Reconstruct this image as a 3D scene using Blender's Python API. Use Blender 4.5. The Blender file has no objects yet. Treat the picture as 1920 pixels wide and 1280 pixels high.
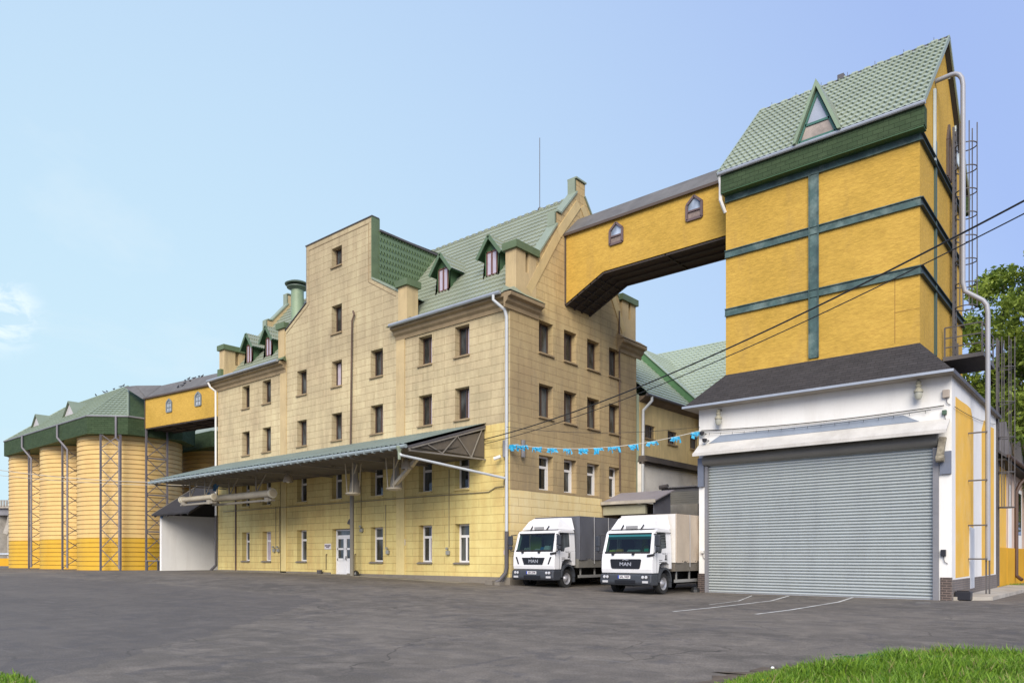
import bpy, math, random
from mathutils import Vector, Matrix
from mathutils.geometry import tessellate_polygon
random.seed(7)
R = math.radians
sc = bpy.context.scene
COL = sc.collection
# ---------------------------------------------------------------- camera and picking
F, HY, CX, HC = 1391.0, 1042.0, 960.0, 1.5
TH = R(40.3)
cT, sT = math.cos(TH), math.sin(TH)
def ray(px, py):
    a = (px-CX)/F; b = (HY-py)/F
    return Vector((cT*a - sT, sT*a + cT, b))
def atY(px, py, Y):
    r = ray(px, py); t = Y/r.y; return Vector((r.x*t, Y, HC+r.z*t))
def atX(px, py, X):
    r = ray(px, py); t = X/r.x; return Vector((X, r.y*t, HC+r.z*t))
def atZ(px, py, Z):
    r = ray(px, py); t = (Z-HC)/r.z; return Vector((r.x*t, r.y*t, Z))
def atT(px, py, t):
    r = ray(px, py); return Vector((r.x*t, r.y*t, HC+r.z*t))
cam = bpy.data.cameras.new('camera'); camo = bpy.data.objects.new('camera', cam); COL.objects.link(camo)
camo.location = (0, 0, HC); camo.rotation_euler = (R(90), 0, TH)
cam.sensor_width = 36; cam.lens = F/1920*36; cam.shift_y = (HY-640)/1920
cam.clip_end = 3000; cam.clip_start = 0.1
sc.camera = camo
# ---------------------------------------------------------------- ground height
def sst(a, b, x):
    t = min(1, max(0, (x-a)/(b-a))); return t*t*(3-2*t)
def gz(x, y):
    if x > -14: h = .04
    elif x > -21.4: h = .04 + (-14-x)/7.4*.19
    elif x > -33: h = .23 + (-21.4-x)/11.6*.27
    elif x > -48: h = .5 + (-33-x)/15*.04
    else: h = .54 - min(1, (-48-x)/12)*.17
    return h*sst(6, 21, y)
# ---------------------------------------------------------------- materials
MATS = {}
def _nt(name):
    m = bpy.data.materials.new(name); m.use_nodes = True
    nt = m.node_tree; b = nt.nodes['Principled BSDF']
    return m, nt, b
def nn(nt, t, **kw):
    n = nt.nodes.new(t)
    for k, v in kw.items():
        if k in n.inputs: n.inputs[k].default_value = v
        else: setattr(n, k, v)
    return n
def c4(c): return (c[0], c[1], c[2], 1)
def mixc(nt, fac, a, b, mode='MIX'):
    n = nt.nodes.new('ShaderNodeMix'); n.data_type = 'RGBA'; n.blend_type = mode
    for i, v in ((0, fac), (6, a), (7, b)):
        if isinstance(v, (int, float)): n.inputs[i].default_value = v
        elif isinstance(v, tuple): n.inputs[i].default_value = c4(v)
        else: nt.links.new(v, n.inputs[i])
    return n.outputs[2]
def mth(nt, op, a, b=None, c=None):
    n = nt.nodes.new('ShaderNodeMath'); n.operation = op
    for i, v in enumerate((a, b, c)):
        if v is None: continue
        if isinstance(v, (int, float)): n.inputs[i].default_value = v
        else: nt.links.new(v, n.inputs[i])
    return n.outputs[0]
def ramp(nt, fac, lo, hi):
    n = nt.nodes.new('ShaderNodeMapRange'); nt.links.new(fac, n.inputs[0])
    n.inputs[1].default_value = lo; n.inputs[2].default_value = hi; return n.outputs[0]
def noise(nt, vec, scale, detail=4, rough=.6, dist=0):
    n = nn(nt, 'ShaderNodeTexNoise', Scale=scale, Detail=detail, Roughness=rough, Distortion=dist)
    nt.links.new(vec, n.inputs['Vector']); return n.outputs['Fac']
def scaled(nt, vec, s):
    n = nn(nt, 'ShaderNodeMapping'); n.inputs['Scale'].default_value = s
    nt.links.new(vec, n.inputs['Vector']); return n.outputs[0]
def wpos(nt): return nn(nt, 'ShaderNodeNewGeometry').outputs['Position']
def opos(nt): return nn(nt, 'ShaderNodeTexCoord').outputs['Object']
def bump(nt, b, h, strength=.5, dist=.02):
    n = nn(nt, 'ShaderNodeBump', Strength=strength, Distance=dist)
    nt.links.new(h, n.inputs['Height']); nt.links.new(n.outputs[0], b.inputs['Normal'])
def pmat(name, col, rough=.7, metal=0, var=.12, vs=.8, fine=.05, fs=25, bmp=.2, bs=30, dirt=None, dirta=.4, ds=.5, streak=0, obj=False, spec=.5, emit=None):
    """plain painted / plastered / metal surface with stains of its own"""
    if name in MATS: return MATS[name]
    m, nt, b = _nt(name); p = opos(nt) if obj else wpos(nt)
    n1 = noise(nt, p, vs); n2 = noise(nt, p, fs, 2)
    c = mixc(nt, ramp(nt, n1, .3, .7), tuple(x*(1-var) for x in col), tuple(min(1, x*(1+var)) for x in col))
    c = mixc(nt, fine*2, c, mixc(nt, n2, (0, 0, 0), (1, 1, 1)), 'OVERLAY')
    if dirt:
        d = noise(nt, scaled(nt, p, (1, 1, .15) if streak else (1, 1, 1)), ds*(3 if streak else 1), 6, .7)
        c = mixc(nt, mth(nt, 'MULTIPLY', ramp(nt, d, .48, .72), dirta), c, dirt)
    nt.links.new(c, b.inputs['Base Color'])
    b.inputs['Roughness'].default_value = rough; b.inputs['Metallic'].default_value = metal
    b.inputs['Specular IOR Level'].default_value = spec
    if emit: b.inputs['Emission Color'].default_value = c4(emit[0]); b.inputs['Emission Strength'].default_value = emit[1]
    if bmp: bump(nt, b, noise(nt, p, bs, 4), bmp, .01)
    MATS[name] = m; return m
def uvw(nt, mode):
    """wall coordinates: along the wall, up"""
    s = nn(nt, 'ShaderNodeSeparateXYZ'); nt.links.new(wpos(nt), s.inputs[0])
    o = nn(nt, 'ShaderNodeCombineXYZ')
    nt.links.new(s.outputs[0 if mode == 'x' else 1], o.inputs[0]); nt.links.new(s.outputs[2], o.inputs[1])
    return o.outputs[0], s
def masonry(name, mode, upper, lower=None, zsplit=0, ysplit=None, bw=1.15, rh=.375, dirt=(.2, .16, .11), dirta=.35, dz=None, off=.5, ms=.013, mortar=.7):
    if name in MATS: return MATS[name]
    m, nt, b = _nt(name); v, s = uvw(nt, mode); p = wpos(nt)
    col = upper
    base = mixc(nt, 0, upper, upper)
    if lower:
        f = mth(nt, 'LESS_THAN', mth(nt, 'ADD', s.outputs[2], mth(nt, 'MULTIPLY', noise(nt, p, .8, 2), .08)), zsplit)
        if ysplit: f = mth(nt, 'MULTIPLY', f, mth(nt, 'LESS_THAN', s.outputs[1], ysplit))
        base = mixc(nt, f, upper, lower)
    br = nn(nt, 'ShaderNodeTexBrick', Scale=1.0); br.offset = off
    br.inputs['Color1'].default_value = (1, 1, 1, 1); br.inputs['Color2'].default_value = (.94, .94, .94, 1)
    br.inputs['Mortar'].default_value = (mortar, mortar*.93, mortar*.85, 1)
    br.inputs['Mortar Size'].default_value = ms; br.inputs['Mortar Smooth'].default_value = .3
    br.inputs['Brick Width'].default_value = bw; br.inputs['Row Height'].default_value = rh
    wob = nn(nt, 'ShaderNodeVectorMath', operation='ADD'); nt.links.new(v, wob.inputs[0])
    wn = nn(nt, 'ShaderNodeTexNoise', Scale=1.2, Detail=3.0); nt.links.new(p, wn.inputs['Vector'])
    w2 = nn(nt, 'ShaderNodeVectorMath', operation='MULTIPLY_ADD'); nt.links.new(wn.outputs['Color'], w2.inputs[0])
    w2.inputs[1].default_value = (.03, .03, 0); w2.inputs[2].default_value = (-.015, -.015, 0)
    nt.links.new(w2.outputs[0], wob.inputs[1]); nt.links.new(wob.outputs[0], br.inputs['Vector'])
    c = mixc(nt, 1.0, base, br.outputs['Color'], 'MULTIPLY')
    n1 = ramp(nt, noise(nt, p, .35, 5), .3, .7)
    c = mixc(nt, .6, c, mixc(nt, n1, (.31, .315, .325), (.64, .635, .63)), 'OVERLAY')
    c = mixc(nt, .6, c, mixc(nt, ramp(nt, noise(nt, scaled(nt, p, (1, 1, .12)), 2.6, 5, .65), .3, .7), (.36, .36, .36), (.6, .6, .6)), 'OVERLAY')
    c = mixc(nt, .25, c, mixc(nt, noise(nt, p, 9, 4), (.2, .2, .2), (.8, .8, .8)), 'OVERLAY')
    d = ramp(nt, noise(nt, scaled(nt, p, (1, 1, .22)), 1.1, 7, .72), .5, .75)
    if dz:
        zr = ramp(nt, s.outputs[2], dz[0], dz[1]); d = mth(nt, 'ADD', mth(nt, 'MULTIPLY', d, .6), mth(nt, 'MULTIPLY', zr, dz[2]))
    if lower: d = mth(nt, 'MULTIPLY', d, mth(nt, 'SUBTRACT', 1.0, mth(nt, 'MULTIPLY', f, .75)))
    c = mixc(nt, mth(nt, 'MULTIPLY', d, dirta), c, dirt)
    nt.links.new(c, b.inputs['Base Color']); b.inputs['Roughness'].default_value = .85
    b.inputs['Specular IOR Level'].default_value = .25
    h = mth(nt, 'ADD', mth(nt, 'MULTIPLY', br.outputs['Fac'], -1.0), mth(nt, 'MULTIPLY', noise(nt, p, 14, 5), .5))
    bump(nt, b, h, .7, .015)
    MATS[name] = m; return m
def glass(name, col=(.015, .018, .02), rough=.04, spec=.6):
    if name in MATS: return MATS[name]
    m, nt, b = _nt(name)
    p = wpos(nt); n = noise(nt, scaled(nt, p, (1, 1, .4)), 1.5, 2)
    c = mixc(nt, ramp(nt, n, .4, .65), col, tuple(min(1, x*6+.02) for x in col))  # pale blotches put window reflections into the pane colour
    nt.links.new(c, b.inputs['Base Color'])
    b.inputs['Roughness'].default_value = rough; b.inputs['Specular IOR Level'].default_value = spec
    bump(nt, b, noise(nt, p, 1.2, 1), .05, .02)
    MATS[name] = m; return m

BEIGE = (.565, .472, .285)
FRONT = masonry('plaster_front', 'x', BEIGE, (.72, .59, .24), 7.5, bw=1.5, dz=(11.6, 13.2, .55), dirta=.42)
GABLE = masonry('plaster_gable', 'y', (.56, .42, .205), (.86, .72, .40), 4.5, 32.4, bw=1.9, dirt=(.2, .17, .13), dirta=.62, dz=(13.6, 11.3, .6))
PLAST = pmat('plaster_plain', (.53, .41, .225), .85, var=.1, dirt=(.2, .15, .1), dirta=.4, streak=1, ds=.6, spec=.2)
PLASY = pmat('plaster_yellow', (.72, .59, .27), .85, var=.08, dirt=(.3, .2, .08), dirta=.3, streak=1, ds=.6, spec=.2)
CORN = pmat('cornice_plaster', (.33, .25, .15), .85, var=.2, dirt=(.12, .09, .06), dirta=.5, spec=.2)
TILE = pmat('green_metal_tile', (.265, .295, .22), .42, metal=0, var=.09, vs=.5, fine=.03, bmp=0, dirt=(.16, .2, .14), dirta=.25, ds=.8)
TILE_SHADE = pmat('green_metal_tile_shaded', (.21, .255, .18), .5, metal=0, var=.12, vs=.4, fine=.03, bmp=0)  # silo roof tile, darkened in colour for its weaker light
TILEP = pmat('green_metal_tile_pale', (.335, .385, .31), .4, metal=0, var=.06, vs=.5, fine=.03, bmp=0)
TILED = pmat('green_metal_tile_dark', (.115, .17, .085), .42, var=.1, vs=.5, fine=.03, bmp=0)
GTRIM = pmat('green_sheet_trim', (.105, .15, .075), .6, var=.15, vs=1.5, bmp=.05)
GLITE = pmat('pale_green_sheet', (.25, .295, .215), .4, var=.1, vs=1.5, bmp=.05)
GDARK = pmat('dark_green_board', (.035, .09, .035), .6, var=.2)
STEEL = pmat('blue_green_steel', (.05, .095, .09), .5, var=.35, vs=2.5, dirt=(.28, .36, .33), dirta=.55, ds=1.5)
OCHRE = None
def ochre():
    m, nt, b = _nt('ochre_stucco'); p = wpos(nt)
    col = (.50, .31, .055)
    c = mixc(nt, ramp(nt, noise(nt, p, .5, 5), .3, .7), (.46, .29, .055), (.57, .36, .075))
    f = noise(nt, scaled(nt, p, (1, 1, 4.0)), 4.5, 5, .7)
    c = mixc(nt, .42, c, mixc(nt, ramp(nt, f, .3, .7), (.25, .25, .25), (.75, .75, .75)), 'OVERLAY')
    d = ramp(nt, noise(nt, scaled(nt, p, (1, 1, .3)), .9, 7, .7), .55, .8)
    c = mixc(nt, mth(nt, 'MULTIPLY', d, .5), c, (.31, .2, .075))
    nt.links.new(c, b.inputs['Base Color']); b.inputs['Roughness'].default_value = .9; b.inputs['Specular IOR Level'].default_value = .2
    bump(nt, b, noise(nt, scaled(nt, p, (1, 1, 2.5)), 8, 6, .7), .55, .03)
    return m
OCHRE = ochre()
def shingle(name, c1, c2, mode, bw=.34, rh=.16):
    m, nt, b = _nt(name); v, s = uvw(nt, mode)
    br = nn(nt, 'ShaderNodeTexBrick', Scale=1.0); br.inputs['Color1'].default_value = c4(c1); br.inputs['Color2'].default_value = c4(c2)
    br.inputs['Mortar'].default_value = c4(tuple(x*.5 for x in c1)); br.inputs['Mortar Size'].default_value = .006
    br.inputs['Brick Width'].default_value = bw; br.inputs['Row Height'].default_value = rh
    nt.links.new(v, br.inputs['Vector'])
    c = mixc(nt, .7, br.outputs['Color'], mixc(nt, noise(nt, scaled(nt, wpos(nt), (1, 1, 2.5)), 2.3, 6, .7), (.2, .2, .2), (.8, .8, .8)), 'OVERLAY')
    nt.links.new(c, b.inputs['Base Color']); b.inputs['Roughness'].default_value = .85; b.inputs['Specular IOR Level'].default_value = .2
    h = mth(nt, 'MULTIPLY', br.outputs['Fac'], -1.0)
    h = mth(nt, 'ADD', h, mth(nt, 'MULTIPLY', noise(nt, wpos(nt), 40, 3), .5)); bump(nt, b, h, .8, .015)
    return m
SHGX = shingle('green_shingle_x', (.042, .07, .034), (.055, .086, .043), 'x'); SHGY = shingle('green_shingle_y', (.042, .07, .034), (.055, .086, .043), 'y')
SHBX = shingle('grey_shingle_x', (.056, .052, .053), (.046, .043, .044), 'x', .3, .1); SHBY = shingle('grey_shingle_y', (.056, .052, .053), (.046, .043, .044), 'y', .3, .1)
FELT = pmat('grey_roof_felt', (.13, .125, .12), .8, var=.2, vs=1.2, bs=60, bmp=.3)
WHITE = pmat('white_render', (.78, .775, .75), .85, var=.05, vs=.5, dirt=(.5, .47, .42), dirta=.25, streak=1, ds=.45, spec=.2)
GREYW = pmat('grey_white_render', (.8, .77, .7), .9, var=.1, dirt=(.3, .27, .22), dirta=.4, spec=.2)  # base colour lightened to make up for weak light on this wall
YPAINT = pmat('yellow_wall_paint', (.78, .47, .09), .85, var=.07, dirt=(.75, .6, .35), dirta=.35, ds=1, spec=.2)
YBAND = pmat('deep_yellow_paint', (.66, .36, .03), .85, var=.07, spec=.2)
PINK = pmat('pink_render', (.62, .47, .37), .85, var=.08, spec=.2)
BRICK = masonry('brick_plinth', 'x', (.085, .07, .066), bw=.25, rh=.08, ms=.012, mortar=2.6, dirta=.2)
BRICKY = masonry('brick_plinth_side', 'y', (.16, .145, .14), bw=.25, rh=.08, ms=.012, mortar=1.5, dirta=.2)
CONC = pmat('weathered_concrete', (.23, .205, .17), .9, var=.2, vs=1.5, dirt=(.1, .085, .065), dirta=.6, ds=1.5, spec=.2)
CONL = pmat('light_concrete', (.42, .39, .34), .9, var=.15, vs=1.5, dirt=(.2, .18, .15), dirta=.6, ds=1.2, spec=.2)
GALV = pmat('galvanised_steel', (.45, .48, .51), .38, metal=.5, var=.1, vs=2, bmp=.03)
SHUT = pmat('shutter_steel', (.49, .53, .52), .4, metal=.25, var=.02, vs=1, bmp=.02, dirt=(.3, .32, .33), dirta=.3, streak=1)
DSTEEL = pmat('dark_steel', (.09, .085, .09), .6, var=.2, bmp=.1)
GSTEEL = pmat('grey_painted_steel', (.2, .2, .215), .5, var=.15, bmp=.05)
SOFFIT = pmat('canopy_soffit', (.135, .12, .10), .85, var=.18, vs=.8, dirt=(.12, .1, .08), dirta=.5)
CREAM = pmat('cream_machine_paint', (.52, .46, .34), .5, var=.12, dirt=(.25, .2, .14), dirta=.4, ds=2)
BLACK = pmat('black_void', (.008, .008, .008), .9, bmp=0, var=0, fine=0)
BROWNF = pmat('brown_window_frame', (.075, .045, .032), .5, var=.2, bmp=.05)
WHITEF = pmat('white_window_frame', (.78, .78, .79), .4, var=.04, bmp=0)
GLASS = glass('window_glass'); GLASSB = glass('window_glass_bluish', (.10, .12, .15), .08)
CURT_REFL = pmat('pale_curtain_reflection', (.45, .40, .46), .6, var=.15, vs=6, bmp=0)  # lilac sheet: painted sky reflection on panes, also used as blind
# ---------------------------------------------------------------- mesh builder
ORG = {}
class MB:
    def __init__(s): s.v = []; s.f = []
    def poly(s, pts):
        n = len(s.v); s.v += [tuple(p) for p in pts]; s.f.append(tuple(range(n, n+len(pts)))); return s
    def box(s, x0, x1, y0, y1, z0, z1):
        n = len(s.v)
        s.v += [(x, y, z) for z in (z0, z1) for x, y in ((x0, y0), (x1, y0), (x1, y1), (x0, y1))]
        s.f += [tuple(n+i for i in q) for q in ((3, 2, 1, 0), (4, 5, 6, 7), (0, 1, 5, 4), (1, 2, 6, 5), (2, 3, 7, 6), (3, 0, 4, 7))]; return s
    def prism(s, pts, d):
        """closed solid: planar outline pts swept by vector d"""
        n = len(s.v); k = len(pts); d = Vector(d); pts = [Vector(p) for p in pts]
        s.v += [tuple(p) for p in pts] + [tuple(p+d) for p in pts]
        s.f.append(tuple(n+i for i in range(k))); s.f.append(tuple(n+k+i for i in reversed(range(k))))
        for i in range(k):
            j = (i+1) % k; s.f.append((n+i, n+k+i, n+k+j, n+j))
        return s
    def beam(s, a, b, w, h=None, up=(0, 0, 1)):
        a = Vector(a); b = Vector(b); h = h or w; d = (b-a).normalized(); up = Vector(up)
        if abs(d.dot(up)) > .98: up = Vector((1, 0, 0))
        x = d.cross(up).normalized(); y = x.cross(d)
        return s.prism([a+x*i*w/2+y*j*h/2 for i, j in ((-1, -1), (1, -1), (1, 1), (-1, 1))], b-a)
    def tube(s, pts, r, n=10, caps=True):
        pts = [Vector(p) for p in pts]; rs = r if isinstance(r, (list, tuple)) else [r]*len(pts)
        base = len(s.v); prev = None
        for i, p in enumerate(pts):
            d = ((pts[min(i+1, len(pts)-1)]-p).normalized() + (p-pts[max(i-1, 0)]).normalized())
            d = d.normalized() if d.length > 1e-6 else Vector((0, 0, 1))
            if prev is None:
                u = Vector((0, 0, 1)) if abs(d.z) < .9 else Vector((1, 0, 0)); x = d.cross(u).normalized()
            else:
                x = (prev - d*prev.dot(d)).normalized()
            prev = x; y = d.cross(x)
            for k in range(n):
                q = 2*math.pi*k/n; s.v.append(tuple(p + (x*math.cos(q)+y*math.sin(q))*rs[i]))
        for i in range(len(pts)-1):
            for k in range(n):
                k2 = (k+1) % n; s.f.append((base+i*n+k, base+i*n+k2, base+(i+1)*n+k2, base+(i+1)*n+k))
        if caps:
            s.f.append(tuple(base+k for k in reversed(range(n)))); s.f.append(tuple(base+(len(pts)-1)*n+k for k in range(n)))
        return s
    def lathe(s, prof, c, n=24, axis='z', arc=(0, 2*math.pi)):
        base = len(s.v); c = Vector(c)
        for r_, h in prof:
            for k in range(n):
                q = arc[0]+(arc[1]-arc[0])*k/n; a, b_ = r_*math.cos(q), r_*math.sin(q)
                o = {'z': (a, b_, h), 'x': (h, a, b_), 'y': (a, h, b_)}[axis]
                s.v.append(tuple(c+Vector(o)))
        for i in range(len(prof)-1):
            for k in range(n):
                k2 = (k+1) % n; s.f.append((base+i*n+k, base+i*n+k2, base+(i+1)*n+k2, base+(i+1)*n+k))
        return s
    def cap(s, r_, h, c, n=24, axis='z'):
        c = Vector(c); pts = []
        for k in range(n):
            q = 2*math.pi*k/n; a, b_ = r_*math.cos(q), r_*math.sin(q)
            pts.append(c+Vector({'z': (a, b_, h), 'x': (h, a, b_), 'y': (a, h, b_)}[axis]))
        return s.poly(pts)
    def build(s, name, mat, parent=None, smooth=False, bevel=0, org=None):
        vs = [Vector(v) for v in s.v]
        if parent is None:
            if org is None:
                xs = [v.x for v in vs]; ys = [v.y for v in vs]; zs = [v.z for v in vs]
                org = Vector(((min(xs)+max(xs))/2, (min(ys)+max(ys))/2, min(zs)))
            else: org = Vector(org)
        else: org = ORG[parent.name]
        me = bpy.data.meshes.new(name); me.from_pydata([tuple(v-org) for v in vs], [], s.f); me.update()
        o = bpy.data.objects.new(name, me); COL.objects.link(o)
        me.materials.append(mat)
        if smooth:
            for p in me.polygons: p.use_smooth = True
            if smooth != 'all':
                try: me.set_sharp_from_angle(angle=R(35))
                except Exception: pass
        if bevel:
            md = o.modifiers.new('bevel', 'BEVEL'); md.width = bevel; md.segments = 2; md.limit_method = 'ANGLE'
        if parent: o.parent = parent
        else: o.location = org
        ORG[o.name] = org
        return o
def tag(o, label=None, cat=None, group=None, kind=None):
    if label: o['label'] = label
    if cat: o['category'] = cat
    if group: o['group'] = group
    if kind: o['kind'] = kind
    return o
def thing(name, loc, label, cat, group=None):
    o = bpy.data.objects.new(name, None); COL.objects.link(o); o.location = loc; ORG[o.name] = Vector(loc); o.empty_display_size = .3
    return tag(o, label, cat, group)
def copy_tree(o, parent=None):
    c = o.copy(); COL.objects.link(c); c.parent = parent; ORG[c.name] = ORG[o.name]
    for ch in list(o.children): copy_tree(ch, c)
    return c
def box(name, mat, parent, x0, x1, y0, y1, z0, z1, **kw): return MB().box(x0, x1, y0, y1, z0, z1).build(name, mat, parent, **kw)
def textmesh(name, txt, size, mat, parent, pos, xdir, updir, depth=.004, align='CENTER', bold=0, sx=1):
    cu = bpy.data.curves.new('t', 'FONT'); cu.body = txt; cu.size = size; cu.align_x = align; cu.align_y = 'CENTER'; cu.extrude = depth; cu.offset = bold
    cu.resolution_u = 3
    to = bpy.data.objects.new('t', cu); COL.objects.link(to)
    dg = bpy.context.evaluated_depsgraph_get(); me = bpy.data.meshes.new_from_object(to.evaluated_get(dg))
    x = Vector(xdir).normalized(); y = Vector(updir).normalized(); z = x.cross(y)
    org = ORG[parent.name]
    for v in me.vertices: v.co = Vector(pos) - org + x*v.co.x*sx + y*v.co.y + z*v.co.z
    bpy.data.objects.remove(to); bpy.data.curves.remove(cu)
    me.name = name; me.materials.clear(); me.materials.append(mat)
    o = bpy.data.objects.new(name, me); COL.objects.link(o); o.parent = parent; ORG[o.name] = org; return o
def wall(name, mat, parent, outline, holes, o, u, n, depth=.35):
    """upright wall: outline and holes in (along, height); o = point where along=0, u along, n inward"""
    o = Vector(o); u = Vector(u); n = Vector(n); m = MB()
    P = lambda a, z, d=0: o + u*a + Vector((0, 0, z)) + n*d
    loops = [[(a, z) for a, z in outline]] + [[(h[0], h[2]), (h[0], h[3]), (h[1], h[3]), (h[1], h[2])] for h in holes]
    flat = [p for l in loops for p in l]
    tris = tessellate_polygon([[Vector((a, z, 0)) for a, z in l] for l in loops])
    m.v = [tuple(P(a, z)) for a, z in flat]
    for t in tris: m.f.append(tuple(t))
    for h in holes:
        a0, a1, z0, z1 = h
        for (p, q) in (((a0, z0), (a1, z0)), ((a1, z0), (a1, z1)), ((a1, z1), (a0, z1)), ((a0, z1), (a0, z0))):
            m.poly([P(*p), P(*q), P(*q, depth), P(*p, depth)])
    return m.build(name, mat, parent)
def window(parent, o, u, n, a0, a1, z0, z1, style='brown', depth=.3, sill=None, curtain_reflection=0, name='window'):
    """frame (mesh) > pane, in a wall opening"""
    o = Vector(o); u = Vector(u); n = Vector(n); fm = MB(); w = a1-a0; h = z1-z0
    P = lambda a, z, d: o + u*a + Vector((0, 0, z)) + n*d
    def bar(b0, b1, c0, c1, d0=depth-.07, d1=depth+.02):
        fm.prism([P(b0, c0, d0), P(b1, c0, d0), P(b1, c1, d0), P(b0, c1, d0)], n*(d1-d0))
    t = .07 if style == 'brown' else .085
    bar(a0, a0+t, z0, z1); bar(a1-t, a1, z0, z1); bar(a0+t, a1-t, z0, z0+t); bar(a0+t, a1-t, z1-t, z1)
    mid = (a0+a1)/2
    if style == 'brown': bar(mid-.045, mid+.045, z0+t, z1-t)
    elif style == 'brownsmall': pass
    else:
        tz = z0+h*.68; bar(a0+t, a1-t, tz-.06, tz+.06)
        if style == 'white2': bar(mid-.05, mid+.05, z0+t, tz-.06)
        else: bar(a1-t-.11, a1-t-.05, z0+t, tz-.06)
    fr = fm.build(name, WHITEF if style.startswith('white') else BROWNF, parent)
    pm = MB().poly([P(a0+.01, z0+.01, depth-.02), P(a1-.01, z0+.01, depth-.02), P(a1-.01, z1-.01, depth-.02), P(a0+.01, z1-.01, depth-.02)])
    pm.build('pane', GLASS, fr)
    if curtain_reflection:
        x0 = a0+t+.02 if curtain_reflection == 2 else mid+.06; x1 = mid-.06 if curtain_reflection == 2 else a1-t-.02
        k = MB(); k.poly([P(x0, z0+t+.02, depth-.027), P(x1, z0+t+.02, depth-.027), P(x1, z1-t-.02, depth-.027), P(x0, z1-t-.02, depth-.027)])
        k.build('curtain_reflection', CURT_REFL, fr)
    if sill:
        sm = MB(); s0, s1 = a0-.06, a1+.04
        sm.prism([P(s0, z0-.075, -.09), P(s1, z0-.075, -.09), P(s1, z0-.02, -.09), P(s0, z0-.02, -.09)], n*.10)
        sm.prism([P(a0+.01, z0-.02, -.07), P(a1-.01, z0-.02, -.07), P(a1-.01, z0+.008, -.07), P(a0+.01, z0+.008, -.07)], n*(depth))
        sm.build('sill', sill, fr)
    return fr
def tiles(name, mat, parent, O, U, V, poly, lam=.22, row=.42, amp=.034, step=.05, seg=5):
    """pressed metal tile sheet: real waves and steps over a convex outline poly [(u,v)] on the plane O+u*U+v*V"""
    import bmesh
    O = Vector(O); U = Vector(U).normalized(); V = Vector(V).normalized(); N = U.cross(V).normalized()
    if N.z < 0: N = -N
    us = [p[0] for p in poly]; vs = [p[1] for p in poly]; u0, u1, v0, v1 = min(us), max(us), min(vs), max(vs)
    nu = int(math.ceil((u1-u0)/lam*seg))+1; nr = int(math.ceil((v1-v0)/row))
    verts = []; faces = []
    du = lam/seg
    prof = [amp*(.5+.5*math.sin(2*math.pi*k/seg)) for k in range(seg)]
    for r_ in range(nr):
        for e, hh in ((0, step), (1, 0.0)):
            vv = v0 + (r_+e)*row
            for i in range(nu+1):
                p = prof[i % seg]; scal = (p/amp-.5)*.2
                verts.append((u0+i*du, vv - scal, p+hh))
    W = nu+1
    for r_ in range(nr):
        b0 = r_*2*W; b1 = b0+W
        for i in range(nu): faces.append((b0+i, b0+i+1, b1+i+1, b1+i))
        if r_ < nr-1:
            b2 = b0+2*W
            for i in range(nu): faces.append((b1+i, b1+i+1, b2+i+1, b2+i))
    bm = bmesh.new(); bv = [bm.verts.new(v) for v in verts]
    for f in faces: bm.faces.new([bv[i] for i in f])
    cx = sum(us)/len(us); cy = sum(vs)/len(vs)
    for i in range(len(poly)):
        a = Vector(poly[i]).to_3d(); b = Vector(poly[(i+1) % len(poly)]).to_3d(); e = b-a
        nrm = Vector((e.y, -e.x, 0)).normalized()
        if nrm.dot(Vector((cx, cy, 0))-a) > 0: nrm = -nrm
        bmesh.ops.bisect_plane(bm, geom=bm.verts[:]+bm.edges[:]+bm.faces[:], plane_co=a, plane_no=nrm, clear_outer=True)
    m = MB(); bm.verts.index_update()
    m.v = [tuple(O+U*v.co.x+V*v.co.y+N*v.co.z) for v in bm.verts]; m.f = [tuple(v.index for v in f.verts) for f in bm.faces]
    bm.free()
    return m.build(name, mat, parent, smooth=True)
# ================================================================ MAIN MILL BUILDING
XL, XR, YF, YB, EV = -47.0, -21.37, 25.06, 35.86, 13.1
YM = 30.46; XC = -33.9
mill = thing('mill_building', (XC, 30.4, .3), 'tall beige mill with a yellow painted ground floor, stepped gables and a green tiled roof', 'building')
def fx(px, Y=YF): return atY(px, 800, Y).x
def gy(px, X=XR): return atX(px, 800, X).y
# --- front wall openings (along = X, height)
rowC, rowB, rowA, rowG = (10.9, 12.32), (7.92, 9.42), (4.66, 6.2), (1.2, 3.02)
cols = [(454, 468), (492, 508), (557, 575), (622, 641), (695, 718), (785, 810), (853, 880)]
fholes = []; fwin = []
for i, (a, b) in enumerate(cols):
    x0, x1 = fx(a), fx(b); w = x1-x0
    if w > 1.05: x0 = x1-1.0
    for r_, st in ((rowC, 'brown'), (rowB, 'brown'), (rowA, 'white'), (rowG, 'white2' if i in (5, 6) else 'white')):
        if i == 3 and r_ is rowG: continue
        fholes.append((x0, x1, r_[0], r_[1])); fwin.append((x0, x1, r_[0], r_[1], st))
x0, x1 = fx(622), fx(641)
for z0, z1 in ((13.85, 15.4), (17.55, 18.6)):
    fholes.append((x0, x1, z0, z1)); fwin.append((x0, x1, z0, z1, 'brown'))
dx0, dx1 = -34.4, -32.75
fholes.append((dx0, dx1, .42, 3.0))
front = [(XL, -.3), (XR, -.3), (XR, EV), (-28.6, EV), (-28.75, 14.9), (-30.96, 16.1), (-30.96, 19.4), (-36.85, 19.4), (-36.85, 16.1), (-39.05, 14.9), (-39.2, EV), (XL, EV)]
wall('wall', FRONT, mill, front, fholes, (0, YF, 0), (1, 0, 0), (0, 1, 0), .42)
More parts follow.
